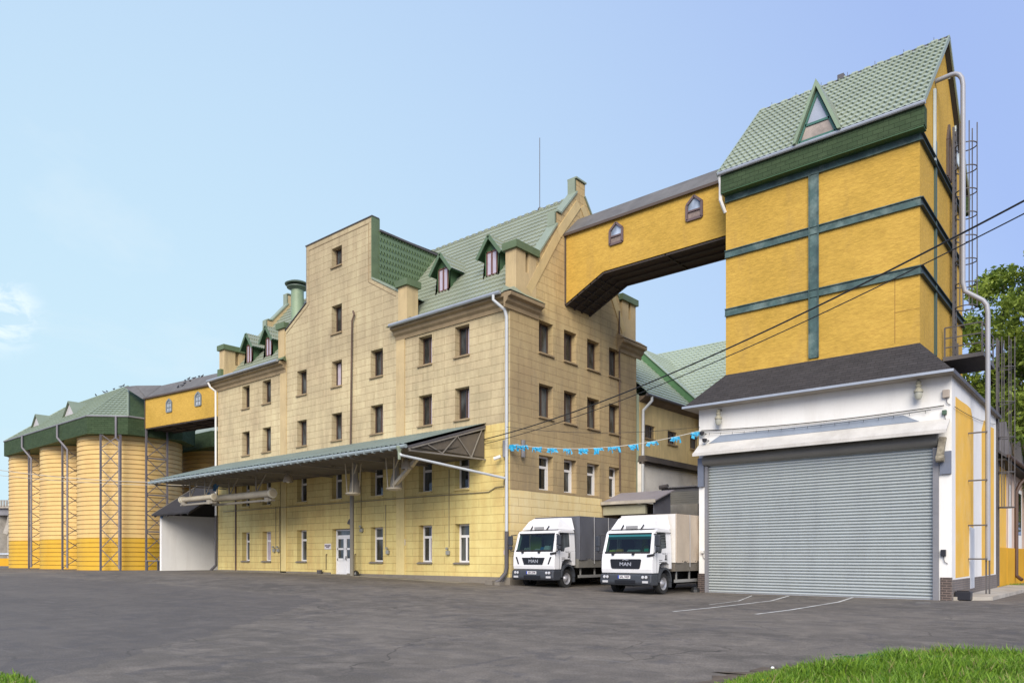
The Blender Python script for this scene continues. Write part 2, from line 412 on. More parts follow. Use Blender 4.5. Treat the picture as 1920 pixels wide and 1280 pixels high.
for k, (x0, x1, z0, z1, st) in enumerate(fwin):
    cur = 0
    if st == 'brown' and (x0 > -29): cur = 1  # right bay: pale half pane painted in place of a sky reflection
    elif random.random() < (.22 if st == 'brown' else .5): cur = random.choice((1, 2))
    window(mill, (0, YF, 0), (1, 0, 0), (0, 1, 0), x0, x1, z0, z1, st, .38, CORN if st == 'brown' else (CONC if z0 < 3 else PLASY), cur)
# --- gable wall to the yard
gh = []; gwin = []
for a, b in ((1010.6, 1037), (1057.5, 1081), (1101, 1124), (1142, 1162)):
    y0, y1 = gy(a), gy(b)
    for r_, st in (((11.0, 12.5), 'brown'), ((8.0, 9.55), 'brown'), ((4.6, 6.22), 'white')):
        gh.append((y0, y1, r_[0], r_[1])); gwin.append((y0, y1, r_[0], r_[1], st))
gab = [(YF, -.3), (YB, -.3), (YB, EV), (34.95, EV), (34.02, 15.35), (32.45, 17.35), (32.45, 17.95), (32.12, 17.95), (30.86, 19.5), (30.86, 20.15), (30.12, 20.15), (30.12, 19.5), (28.8, 17.95), (28.47, 17.95), (28.47, 17.35), (26.9, 15.35), (26.0, EV), (YF, EV)]
wall('gable_wall', GABLE, mill, gab, gh, (XR, 0, 0), (0, 1, 0), (-1, 0, 0), .42)
for y0, y1, z0, z1, st in gwin:
    window(mill, (XR, 0, 0), (0, 1, 0), (-1, 0, 0), y0, y1, z0, z1, st, .38, CORN if st == 'brown' else None, 0)
# inner face of the gable parapet, far gable, rear wall
MB().poly([(XR-.45, y, z) for y, z in gab if z > 12]).poly([(XL, y, z) for y, z in gab]).poly([(XL+.45, y, z) for y, z in gab if z > 12]).build('gable_wall', PLAST, mill)
MB().poly([(XL, YB, -.3), (XR, YB, -.3), (XR, YB, EV), (XL, YB, EV)]).build('rear_wall', PLAST, mill)
# --- green copings on both gables
def coping(X0, X1, mat):
    m = MB()
    half = [((26.95, 15.35), (28.5, 17.38)), ((28.5, 18.0), (28.8, 18.0)), ((28.78, 17.97), (30.14, 19.52)), ((30.05, 20.2), (30.93, 20.2))]
    segs = half + [((2*YM+.03-a[0], a[1]), (2*YM+.03-b[0], b[1])) for a, b in half[:3]]
    for (ya, za), (yb, zb) in segs:
        m.beam(((X0+X1)/2, ya, za+.04), ((X0+X1)/2, yb, zb+.04), abs(X1-X0), .08)
    for y, z0, z1 in ((28.44, 17.36, 18.0), (2*YM-28.44+.03, 17.36, 18.0), (30.09, 19.45, 20.2), (30.89, 19.45, 20.2)):
        m.box(min(X0, X1)+.03, max(X0, X1)-.11, y-.05, y+.05, z0, z1)
    return m.build('coping', mat, mill)
coping(XR-.5, XR+.07, GLITE); coping(XL-.07, XL+.5, GLITE)
# raised plaster border along the gable rake
m = MB()
for (ya, za), (yb, zb) in (((26.35, 13.6), (28.62, 16.95)), ((28.62, 16.95), (30.3, 19.0))):
    for s in (0, 1):
        p = (XR+.012, ya if not s else 2*YM-ya, za); q = (XR+.012, yb if not s else 2*YM-yb, zb); m.beam(p, q, .05, .42)
m.build('gable_border', pmat('plaster_pale', (.57, .44, .22), .85, var=.08, dirt=(.3, .22, .12), dirta=.35, streak=1, spec=.2), mill)
# --- pinnacles with green caps
def pinnacle(x0, x1, y0, y1, z0, z1, slot=None):
    p = MB().box(x0, x1, y0, y1, z0, z1)
    if slot: p = MB().box(x0, x1, y0, y0+(y1-y0)*.46, z0, z1).box(x0, x1, y0+(y1-y0)*.62, y1, z0, z1).box(x0, x1-.25 if slot > 0 else x1, y0+(y1-y0)*.46, y0+(y1-y0)*.62, z0, z1).box(x0, x1, y0+(y1-y0)*.46, y0+(y1-y0)*.62, z0, z1-.9)
    po = p.build('pinnacle', PLAST, mill)
    MB().box(x0-.12, x1+.12, y0-.12, y1+.12, z1+.002, z1+.30).prism([(x0-.12, y0-.12, z1+.3), (x1+.12, y0-.12, z1+.3), (x1+.12, y1+.12, z1+.3), (x0-.12, y1+.12, z1+.3)], (0, 0, .03)).build('cap', GTRIM, po)
pinnacle(-21.97, -21.34, 25.45, 26.9, EV, 15.3, 1); pinnacle(-21.97, -21.34, 34.35, 35.75, EV, 15.3, 1)
pinnacle(-47.05, -46.4, 25.2, 26.9, EV, 15.2, 1)
pinnacle(-28.78, -28.12, 25.0, 25.75, EV, 15.1); pinnacle(-39.68, -39.02, 25.0, 25.75, EV, 15.1)
# --- eave cornices (moulded) and their returns
prof = [(0, 12.45), (.06, 12.45), (.08, 12.62), (.2, 12.72), (.24, 12.86), (.42, 12.92), (.44, 13.06), (.0, 13.12)]
def corn_x(x0, x1): MB().prism([(x0, YF-d, z) for d, z in prof], (x1-x0, 0, 0)).build('cornice', CORN, mill)
corn_x(-29.0, XR+.0); corn_x(XL-.3, -38.9)
def corn_y(y0, y1):
    m = MB().prism([(XR+.003+d, y0, z) for d, z in prof], (0, y1-y0, 0)); c = m.build('cornice', CORN, mill)
    MB().prism([(XR+.46, y0-.02, 13.1), (XR, y0-.02, 13.1), (XR, y0-.02, 13.42)], (0, y1-y0+.04, 0)).build('flashing', GLITE if y0 < 28 else CORN, c)
corn_y(YF-.44, 27.05); corn_y(33.9, 36.3)
# corner block joining front cornice and return, little tiled hips
MB().prism([(XR-.2, YF-.46, 13.1), (XR+.46, YF-.46, 13.1), (XR+.46, YF+.3, 13.1), (XR-.2, YF+.3, 13.1)], (0, 0, .03)).poly([(XR-.7, YF-.46, 13.13), (XR+.46, YF-.46, 13.13), (XR-.1, YF+.4, 13.62), (XR-.7, YF+.4, 13.62)]).poly([(XR+.46, YF-.46, 13.13), (XR+.46, YF+.5, 13.13), (XR-.1, YF+.4, 13.62)]).build('flashing', GLITE, mill)
for xs in (-29.0, -38.9):
    s = 1 if xs > -35 else -1; xi = xs+s*.9; 
    MB().poly([(xs-s*.3, YF-.47, 13.1), (xi, YF-.47, 13.13), (xi, YF+.2, 13.6), (xs+s*.15, YF+.02, 13.5)]).poly([(xs-s*.3, YF-.47, 13.1), (xs+s*.15, YF+.02, 13.5), (xs-s*.02, YF, 13.1)]).build('flashing', GTRIM, mill)
# --- pilasters, plinth, apron band
for xa in (-28.95, -39.5): box('pilaster', FRONT if False else PLAST, mill, xa, xa+.62, YF-.05, YF+.1, 7.5, 12.9)
for xa in (-28.95, -39.5): box('pilaster', PLASY, mill, xa, xa+.62, YF-.05, YF+.1, .4, 7.497)
MB().box(-33.0, XR+.05, YF-.06, YF+.1, -.3, .56).box(XR-.1, XR+.05, YF+.1, YB, -.3, .5).box(XL, -34.5, YF-.05, YF+.1, -.3, .6).build('plinth', CONC, mill)
# thin mouldings round the tall middle gable
m = MB()
for a, b in (((-36.6, 19.1), (-31.2, 19.1)), ((-31.2, 19.1), (-31.2, 16.0)), ((-31.2, 16.0), (-29.0, 14.75)), ((-36.6, 19.1), (-36.6, 16.0)), ((-36.6, 16.0), (-38.9, 14.75))):
    m.beam((a[0], YF-.005, a[1]), (b[0], YF-.005, b[1]), .03, .03)
m.build('moulding', CORN, mill)
# --- coping of middle gable
for a, b, k in (((-36.92, 19.42), (-30.88, 19.42), DSTEEL), ((-30.93, 16.15), (-28.72, 14.93), GLITE), ((-36.88, 16.15), (-39.08, 14.93), DSTEEL)): MB().beam((a[0], YF+.2, a[1]), (b[0], YF+.2, b[1]), .5, .05 if k is DSTEEL else .09).build('coping', k, mill)
box('coping', GTRIM, mill, -30.96, -30.9, YF-.03, YF+.5, 16.15, 19.42); box('coping', GSTEEL, mill, -36.88, -36.85, YF-.01, YF+.5, 16.15, 19.4)
MB().poly([(x, YF+.45, z) for x, z in front if z > 13.2 or abs(x-XC) < 6 and z > 1]).build('parapet_back', PLAST, mill)
# --- cross roof behind the middle gable
tiles('roof', TILED, mill, (-30.93, YF+.45, 15.2), (0, 1, 0), (0, .0, 1), [(0, 0), (5.6, 0), (5.6, 3.75), (0, 3.55)], lam=.2, row=.35)
MB().poly([(-36.88, YF+.45, 14), (-36.88, 31.0, 14), (-36.88, 31.0, 18.8), (-36.88, YF+.45, 18.8)]).poly([(-36.88, YF+.45, 18.8), (-30.85, YF+.45, 18.8), (-30.85, 31, 18.95), (-36.88, 31, 18.95)]).poly([(-36.88, 31, 14), (-30.9, 31, 14), (-30.9, 31, 18.95), (-36.88, 31, 18.95)]).build('roof', TILED, mill)
MB().box(-30.97, -30.78, YF+.45, 30.3, 18.72, 18.82).build('ridge_cap', DSTEEL, mill)
for s, xa, xb in ((1, -30.93, -28.5), (-1, -36.88, -39.3)):
    MB().poly([(xa, YF+.4, 16.05), (xb, YF+.4, 14.75), (xb, 28, 14.75), (xa, 28, 16.05)]).build('roof', TILED, mill)
# --- main roof
zr = 19.5
def roofz(y): return 13.5+(y-25.6)*(zr-13.5)/(YM-25.6) if y > 25.6 else 13.08+(y-24.58)*.42/1.02
L = math.hypot(YM-25.6, zr-13.5)
tiles('roof', TILE, mill, (XL+.42, 25.6, 13.5), (1, 0, 0), (0, YM-25.6, zr-13.5), [(0, 0), (XR-.42-XL-.42, 0), (XR-.42-XL-.42, L), (0, L)])
L2 = math.hypot(1.02, .42)
tiles('roof', TILE, mill, (-28.8, 24.58, 13.08), (1, 0, 0), (0, 1.02, .42), [(.35, 0), (28.8+XR-.25, 0), (28.8+XR-.25, L2), (-.0, L2)], row=.37)
tiles('roof', TILE, mill, (XL-.1, 24.58, 13.08), (1, 0, 0), (0, 1.02, .42), [(0, 0), (XL*-1-39.1, 0), (XL*-1-39.1, L2), (0, L2)], row=.37)
MB().poly([(XL+.4, YM, zr), (XR-.4, YM, zr), (XR-.4, 36.3, 13.08), (XL+.4, 36.3, 13.08)]).build('roof', TILE, mill)
rp_ = []; rr_ = []
for i in range(int((XR-XL-1)/.24)):
    x = XL+.5+i*.24; k = i % 2; rp_ += [(x, YM, zr+.03), (x+.2, YM, zr+.03)]; rr_ += [(.1, .045)[k]]*2
MB().tube(rp_, rr_, 8).build('ridge_cap', TILE, mill); MB().box(XL+.5, XR-.5, YM-.05, YM+.05, zr-.02, zr+.06).build('ridge_batten', DSTEEL, mill)
MB().box(XL+.05, XL+.5, 25.0, 26.6, 13.1, 13.9).build('flashing', GTRIM, mill)
# --- roof dormers
def dormer(xc, yf, w=.96, zb=None):
    zb = zb or roofz(yf)-.05; d = None; h0 = zb+1.32; pk = h0+.62
    yb = lambda z: 25.6+(z-13.5)*(YM-25.6)/(zr-13.5)+.1
    m = MB(); x0, x1 = xc-w/2, xc+w/2
    m.poly([(x0, yf, zb-.1), (x1, yf, zb-.1), (x1, yf, h0), (xc, yf, pk-.08), (x0, yf, h0)])
    for x in (x0, x1): m.poly([(x, yf, zb-.3), (x, yf, h0), (x, yb(h0), h0), (x, yb(zb-.3), zb-.3)])
    do = m.build('dormer', GTRIM if False else pmat('dormer_green_panel', (.055, .11, .05), .5, var=.12), mill)
    fo = Vector((0, yf, 0))
    fm = MB(); a0, a1 = x0+.13, x1-.13; z0, z1 = zb+.08, h0-.05; t = .06
    for b in ((a0, a0+t, z0, z1), (a1-t, a1, z0, z1), (a0, a1, z0, z0+t), (a0, a1, z1-t, z1), (xc-.045, xc+.045, z0, z1)): fm.box(b[0], b[1], yf-.05, yf+.01, b[2], b[3])
    fr = fm.build('window', pmat('reddish_brown_frame', (.16, .075, .06), .5, var=.1, bmp=0), do)
    MB().box(a0+t, a1-t, yf-.012, yf-.002, z0+t, z1-t).build('pane', pmat('net_curtained_pane', (.46, .42, .50), .2, var=.1, vs=3, bmp=0), fr)
    ov = .3; sl = (pk-h0)/(w/2)
    for s in (-1, 1):
        xe = xc+s*(w/2+ov); ze = h0-ov*sl*.9
        q = MB(); nw = 13
        V0 = Vector((xc, 0, pk)); V1 = Vector((xe, 0, ze)); ln = yb(pk)-yf+.35
        sub = tiles('dormer_roof', TILE, do, (xe, yf-.28, ze), (0, 1, 0), (xc-xe, 0, pk-ze), [(0, 0), (yb(ze)-yf+.28, 0), (yb(pk)-yf+.28, math.hypot(xc-xe, pk-ze)), (0, math.hypot(xc-xe, pk-ze))], lam=.16, row=.4)
        MB().beam((xe, yf-.3, ze-.04), (xc, yf-.3, pk-.02), .04, .17).build('bargeboard', pmat('green_bargeboard', (.10, .155, .085), .5), do)
        MB().poly([(xe, yf-.28, ze-.02), (xc, yf-.28, pk-.02), (xc, yb(pk), pk-.02), (xe, yb(ze), ze-.02)]).build('soffit', GDARK, do)
    MB().box(x0-.12, x1+.12, yf-.14, yf+.02, zb-.12, zb-.06).build('apron', GTRIM, do)
dormer(-27.42, 26.9); dormer(-24.07, 26.9); dormer(-44.95, 26.2, .9); dormer(-42.7, 26.25, .9)
# --- vent stack on the far roof slope
v = MB().lathe([(.42, 17.2), (.42, 19.75), (.42, 19.8)], (-43.7, 29, 0), 20).build('vent_stack', pmat('pale_green_pipe', (.24, .32, .20), .5), mill, smooth=True)
MB().lathe([(.42, 19.5), (.55, 19.62), (.7, 19.66), (.7, 19.72), (.3, 19.74), (.3, 19.84), (.82, 19.86), (.84, 19.92), (.6, 20.05), (.2, 20.14), (.01, 20.15)], (-43.7, 29, 0), 20).build('cowl', pmat('cowl_grey_green', (.10, .14, .11), .5), v, smooth=True)
MB().lathe([(.5, 16.6), (.5, 17.25), (.42, 17.3)], (-43.7, 29, 0), 16).build('collar', pmat('pale_green_pipe', (.24, .32, .20), .5), v)
# --- lightning rod
rp = atY(1012, 378, YM)
rod = MB().tube([(rp.x, YM, zr), (rp.x, YM, 23.3)], .018, 6).lathe([(.1, zr+.02), (.1, zr+.12), (.02, zr+.2)], (rp.x, YM, 0), 8)
tag(rod.build('lightning_rod', DSTEEL), 'thin upright lightning rod on the ridge of the mill roof', 'lightning rod')
# --- gutters and downpipes
def gutter(parent, pts, r=.085, name='gutter', mat=GALV): return MB().tube(pts, r, 10).build(name, mat, parent, smooth=True)
gutter(mill, [(-28.9, 24.5, 13.09), (XR-.1, 24.5, 13.09)]); gutter(mill, [(XL-.35, 24.5, 13.09), (-39.0, 24.5, 13.09)])
dp = MB().tube([(XR-.45, 24.45, 13.02), (XR-.45, 24.45, 12.8), (XR-.3, 24.6, 12.62), (XR-.1, 24.8, 12.4), (XR-.08, 24.92, 12.1), (XR-.08, 24.92, 1.1)], .07, 10)
d = dp.build('downpipe', pmat('pale_grey_pipe', (.52, .55, .57), .45, var=.1), mill, smooth=True)
MB().tube([(XR-.08, 24.92, 2.6), (XR-.08, 24.92, 1.0), (XR-.1, 24.88, .75), (XR-.3, 24.65, .4), (XR-.45, 24.5, .32)], .095, 10).build('shoe', DSTEEL, d, smooth=True)
MB().box(XR-.75, XR-.35, 24.25, 24.6, .2, .42).box(XR-.25, XR+.05, 24.3, 24.62, .2, .36).build('drain_box', CONC, d)
d = MB().tube([(XL-.2, 24.5, 13.0), (XL-.12, 24.6, 12.7), (XL+.02, 24.9, 12.45), (XL+.02, 24.93, 1.2)], .07, 10).build('downpipe', WHITE, mill, smooth=True)
MB().tube([(XL+.02, 24.93, 4.2), (XL+.02, 24.93, .9), (XL-.25, 24.7, .55)], .085, 10).build('shoe', DSTEEL, d, smooth=True)
# rusty rain pipe up the middle bay, cable conduits on the yellow wall
MB().tube([atY(662, 583, YF-.1), atY(664, 590, YF-.12), atY(660, 602, YF-.12), (fx(660), YF-.1, 7.5)], .05, 8).build('conduit', pmat('rusty_pipe', (.11, .07, .05), .7, var=.3), mill, smooth=True)
m = MB()
for px, ya, yb in ((723, 946, 1028), (842, 880, 1025), (517, 950, 1030), (524, 950, 1030), (677, 880, 990)):
    m.tube([atY(px, ya, YF-.03), Vector((atY(px, ya, YF-.03).x, YF-.03, atY(px, yb, YF-.03).z))], .02, 6)
m.tube([(-46.2, YF-.04, 4.42), (-22.6, YF-.04, 4.42), (-22.2, YF-.04, 4.6), (-21.7, YF-.04, 4.62), (-21.65, YF-.04, 5.1)], .025, 6)
m.build('conduit', pmat('conduit_tan', (.3, .25, .15), .6), mill)
m = MB().box(fx(442), fx(443.6), YF-.06, YF, .4, 6.3).box(fx(527), fx(528), YF-.05, YF, .45, 7.3)
m.build('conduit', pmat('rusty_pipe', (.11, .07, .05), .7, var=.3), mill)
MB().tube([atX(1161, 583, XR+.05), Vector((XR+.05, gy(1161), 5.0))], .045, 6).build('conduit', pmat('rusty_pipe', (.11, .07, .05), .7, var=.3), mill)
# --- entrance door
dr = MB(); dd = YF+.3; da, db = dx0+.02, dx1-.02; xm = (da+db)/2
for b in ((da, da+.1, .44, 2.98), (db-.1, db, .44, 2.98), (da+.1, db-.1, 2.55, 2.66), (da+.1, db-.1, 2.9, 2.98), (xm-.07, xm+.07, .5, 2.55)): dr.box(b[0], b[1], dd-.05, dd+.06, b[2], b[3])
for s0, s1 in ((da+.1, xm-.07), (xm+.07, db-.1)):
    for z0, z1 in ((.5, .62), (1.25, 1.38), (1.85, 1.95), (2.45, 2.55)): dr.box(s0, s1, dd-.04, dd+.05, z0, z1)
    dr.box(s0, s0+.06, dd-.04, dd+.05, .62, 2.45); dr.box(s1-.06, s1, dd-.04, dd+.05, .62, 2.45); dr.box(s0+.06, s1-.06, dd-.015, dd+.02, .62, 1.25)
dro = dr.build('door', WHITEF, mill)
MB().box(da+.1, db-.1, dd, dd+.02, 1.38, 2.9).build('pane', GLASS, dro)
MB().box(xm+.1, xm+.13, dd-.1, dd-.04, 1.3, 1.5).build('handle', DSTEEL, dro)
# --- things fixed on the mill wall
sg = thing('door_sign', (fx(613), YF-.03, 1.75), 'small white notice with two lines of print beside the white double door', 'sign')
a = atY(608.5, 1018.5, YF-.03); b = atY(620.5, 1029, YF-.03)
box('board', pmat('sign_white', (.72, .68, .66), .5, var=.02, bmp=0), sg, a.x, b.x, YF-.035, YF-.012, b.z, a.z)
INK = pmat('dark_ink', (.06, .03, .06), .6, var=0, bmp=0)
textmesh('lettering', 'DEN EDEN', .11, INK, sg, ((a.x+b.x)/2, YF-.037, a.z-.12), (1, 0, 0), (0, 0, 1), bold=.004)
textmesh('lettering', 'VSTUP', .1, INK, sg, ((a.x+b.x)/2, YF-.037, b.z+.11), (1, 0, 0), (0, 0, 1), bold=.004)
def small_sign(px, py, w, h, lab, col):
    p = atY(px, py, YF-.02); tag(MB().box(p.x-w/2, p.x+w/2, YF-.02, YF-.005, p.z-h/2, p.z+h/2).prism([(p.x-w*.25, YF-.026, p.z-h*.3), (p.x+w*.25, YF-.026, p.z-h*.3), (p.x, YF-.026, p.z+h*.25)], (0, .005, 0)).build('wall_plate', col), lab, 'sign')
small_sign(757, 1016, .2, .3, 'small pale plate on the yellow wall between two ground floor windows', pmat('plate_pale', (.6, .6, .7), .5))
small_sign(947, 1035, .16, .2, 'tiny pinkish white plate beside the corner downpipe', pmat('plate_pink', (.75, .6, .6), .5))
def switchbox(px, py, lab, group='switch boxes on the mill wall'):
    p = atY(px, py, YF-.1); t = thing('switch_box', p, lab, 'switch box', group)
    MB().box(p.x-.1, p.x+.1, YF-.14, YF-.01, p.z-.14, p.z+.06).build('case', pmat('grey_box_plastic', (.3, .3, .27), .5), t, bevel=.02)
    MB().lathe([(.0, 0), (.06, 0), (.06, .08), (0, .08)], (p.x, YF-.19, p.z+.16), 10, 'y').build('socket', pmat('grey_box_plastic', (.3, .3, .27), .5), t)
switchbox(726, 1033, 'grey switch box on the wall right of the first window past the door')
switchbox(839, 1034, 'grey switch box between the two right-hand ground floor windows')
switchbox(513, 1030, 'left grey switch box of the pair beside the long wall conduits')
switchbox(521, 1030, 'right grey switch box of the pair beside the long wall conduits')
switchbox(677, 992, 'grey fuse box on the wall up and right of the white door')
def camera_thing(p, d, lab):
    p = Vector(p); t = thing('security_camera', p, lab, 'camera', 'cameras on the walls'); d = Vector(d).normalized()
    MB().tube([p, p-d*.05+Vector((0, 0, .02))], .05, 8).tube([p, p+Vector((0, .12, -.05))], .02, 6).build('bracket', DSTEEL, t)
    MB().tube([p-d*.12, p+d*.2], .075, 10).build('housing', WHITEF, t, smooth=True)
camera_thing(atY(934, 857, YF-.25), (-.8, -.5, -.3), 'white security camera on the mill wall near the corner downpipe')
p = atY(655, 978, YF-.15)
fl = thing('wall_lamp', p, 'small dark lamp above the white double door', 'lamp')
MB().lathe([(.03, .14), (.05, .1), (.12, -.05), (.1, -.12), (0, -.14)], p, 12).build('shade', DSTEEL, fl); MB().tube([p+Vector((0, 0, .14)), p+Vector((0, .15, .2))], .02, 6).build('arm', DSTEEL, fl)
for px, lab in ((644, 'dark rounded lump at the foot of the yellow wall left of the door'), (679, 'shiny black cap lying at the foot of the yellow wall right of the door')):
    pass
p = Vector((fx(681), 0, 0)); tag(MB().lathe([(0, 0), (.2, 0), (.21, .1), (.13, .24), (0, .3)], (p.x, YF-.5, gz(p.x, 24)), 14).build('rubble_bucket', pmat('black_rubber', (.02, .02, .02), .3), smooth=True), 'shiny black upturned bowl at the wall foot right of the door', 'bucket')
x = fx(606); tag(MB().lathe([(0, 0), (.13, 0), (.16, .22), (.0, .22)], (x, YF-.25, gz(x, 24.8)), 10).build('boot_scraper', DSTEEL), 'small dark bin at the wall foot left of the door', 'bin')
for px, k in ((611, 0), (665, 1)):
    a = atY(px, 1040, YF-.05); tag(MB().tube([(a.x, YF-.04, .75), (a.x, YF-.04, 1.6)], .02, 6).tube([(a.x, YF-.04, 1.6), (a.x+.08, YF-.04, 1.6)], .02, 6).build('door_stay', pmat('rusty_pipe', (.11, .07, .05), .7, var=.3)), ('thin rusty hook rod on the wall left of the door', 'thin rusty hook rod on the wall right of the door')[k], 'rod')
# insulator posts at the corner
for px, py0, py1, s in ((946.5, 825, 857, 0), (981, 825, 857, 1)):
    a = atY(px, py0, YF-.12) if not s else atX(px, py0, XR+.12); b = atY(px, py1, YF-.12) if not s else atX(px, py1, XR+.12)
    t = thing('wall_bracket', b, ('grey bracket bar on the yellow wall left of the corner downpipe', 'grey bracket bar on the gable wall right of the corner downpipe')[s], 'bracket')
    MB().tube([b, a], .1, 8).build('bar', GSTEEL, t, smooth=True); MB().tube([a-Vector((0, 0, .2)), a-Vector((0, 0, .2))+Vector((0 if not s else -.15, .15 if not s else 0, 0))], .03, 6).build('fixing', DSTEEL, t)

# ================================================================ LOADING CANOPY
cz0, cz1, cy0, cx0, cx1 = 5.95, 7.42, 20.3, -46.0, -22.8
can = thing('loading_canopy', (-34.4, YF, 5.9), 'long sloping canopy with a green metal edge along the front of the mill', 'canopy')
def cz(y): return cz0+(y-cy0)*(cz1-cz0)/(YF-cy0)
tiles('roof_sheet', pmat('canopy_sheet', (.16, .205, .18), .55, var=.2), can, (cx0, cy0-.1, cz0+.12), (1, 0, 0), (0, YF-.02-cy0+.1, cz1-cz0), [(0, 0), (cx1-cx0, 0), (cx1-cx0, 5.08), (0, 5.08)], lam=.3, row=6, amp=.04, step=0)
MB().prism([(cx0, cy0, cz0+.04), (cx0, YF-.03, cz1+.04), (cx0, YF-.03, cz1-.04), (cx0, cy0, cz0-.04)], (cx1-cx0, 0, 0)).build('underlay', DSTEEL, can)
MB().box(cx0+.1, cx1-.12, cy0+.35, YF-.03, 5.98, 6.03).build('soffit', SOFFIT, can)
m = MB()
m = MB().tube([(cx0-.1, cy0-.13, cz0+.0), (cx1+.05, cy0-.13, cz0+.02)], .085, 8)
k = 0; x = cx0+.3
while x < cx1: m.box(x, x+.035, cy0-.235, cy0-.02, cz0-.1, cz0+.1); x += .55
m.build('gutter', pmat('dull_gutter', (.26, .31, .32), .5), can)
MB().prism([(cx0, cy0+.3, 5.99), (cx0, cy0+.05, 5.95), (cx0, YF-.05, cz1-.1), (cx0, YF-.05, 6.0)], (.04, 0, 0)).build('end_panel', SOFFIT, can)
MB().prism([(cx1-.1, cy0+.3, 6.0), (cx1-.1, YF-.05, cz1-.25), (cx1-.1, YF-.05, 6.0)], (.03, 0, 0)).build('end_panel', pmat('brown_board', (.12, .10, .075), .8, var=.2), can)
nt_ = 7
for i in range(nt_):
    X = cx1-.02-i*(cx1-cx0-.2)/(nt_-1); tr = MB()
    tr.beam((X, cy0+.05, cz0-.07), (X, YF-.05, cz1-.1), .06); tr.beam((X, cy0+.1, cz0-.12), (X, YF-.05, 5.9), .07)
    ys = [21.4, 22.3, 23.2, 24.1, 24.8]
    for j in range(len(ys)-1): tr.beam((X, ys[j], 5.9 if j % 2 else cz(ys[j])-.1), (X, ys[j+1], cz(ys[j+1])-.1 if j % 2 else 5.9), .04)
    tr.build('truss', pmat('truss_grey', (.22, .2, .17), .6), can)
for X in [cx1-2.5-i*3.4 for i in range(7)]:
    pass
hop = MB().lathe([(.06, 5.45), (.07, 5.75), (.14, 5.95), (.14, 6.0)], (cx1-.35, cy0-.13, 0), 8).build('rain_hopper', GLITE, can)
MB().tube([(cx1-.35, cy0-.13, 5.7), (cx1-.25, cy0-.1, 5.62), (XR-.12, 24.85, 4.95)], .055, 8).build('drain_pipe', pmat('pale_grey_pipe', (.52, .55, .57), .45, var=.1), can, smooth=True)
# column by the door, pipe struts in front of the wall
for px in (660,):
    X = fx(px, 24.3)-.0; MB().tube([(X, 24.3, .45), (X, 24.3, 6.0)], .11, 10).build('column', pmat('grey_brown_post', (.2, .185, .15), .6), can, smooth=True)
# lamps
def bell(px, py, Y, lab, r=.26):
    p = atY(px, py, Y); t = thing('bell_lamp', (p.x, p.y, p.z), lab, 'lamp', 'bell lamps under the canopy')
    MB().tube([(p.x, p.y, p.z+.25), (p.x, p.y, 5.98)], .05, 8).build('stem', DSTEEL, t)
    MB().lathe([(.06, .3), (.1, .28), (r*.8, .12), (r, -.08), (r*.98, -.16)], p, 18).build('shade', pmat('bell_shade', (.40, .34, .25), .3, var=.1), t, smooth='all')
    MB().lathe([(0, -.2), (.09, -.16), (.11, -.08), (.08, 0), (0, .04)], p, 12).build('bulb', pmat('bulb_white', (.8, .78, .7), .3, bmp=0), t, smooth=True)
bell(763, 873, 22.3, 'large bell lamp hanging beside the right-hand spout under the canopy')
bell(540, 898, 22.5, 'bell lamp under the middle of the canopy'); bell(415, 892, 22.3, 'bell lamp hanging near the canopy end above the conveyors')
# loading spouts
def spout(X, Y, ztop, zb, lab, dx):
    t = thing('loading_spout', (X, Y, zb), lab, 'chute', 'loading spouts under the canopy')
    m = MB()
    for a, b in ((-.28, -.25), (.28, -.25), (-.28, .25), (.28, .25)): m.beam((X+a, Y+b, 5.98), (X+a*.75, Y+b*.75, zb+.1), .04)
    m.beam((X+.3, Y, 5.9), (X+.05, Y, zb+1.0), .04); m.build('hanger', CREAM, t)
    MB().lathe([(.36, zb+.12), (.36, zb+.05), (.26, zb), (0, zb)], (X, Y, 0), 16).lathe([(.0, zb+.14), (.36, zb+.12)], (X, Y, 0), 16).build('tray', CREAM, t)
    MB().lathe([(.3, zb+.1), (.26, zb+.5), (.16, zb+.8), (.14, 5.98)], (X, Y+.12, 0), 12).build('funnel', pmat('dusty_steel', (.26, .235, .19), .6), t, smooth=True)
    if dx:
        MB().beam((X+.12, Y-.1, zb+.2), (X+dx, Y+.0, zb+1.35), .2, .14).build('trough', CREAM, t)
p = atY(739, 919, 22.4); spout(p.x, 22.4, 6, p.z, 'cream loading spout with a slanted trough hanging under the canopy right end', 1.6)
p = atY(662, 928, 22.4); spout(p.x, 22.4, 6, p.z, 'cream loading spout hanging in front of the column by the door', 0)
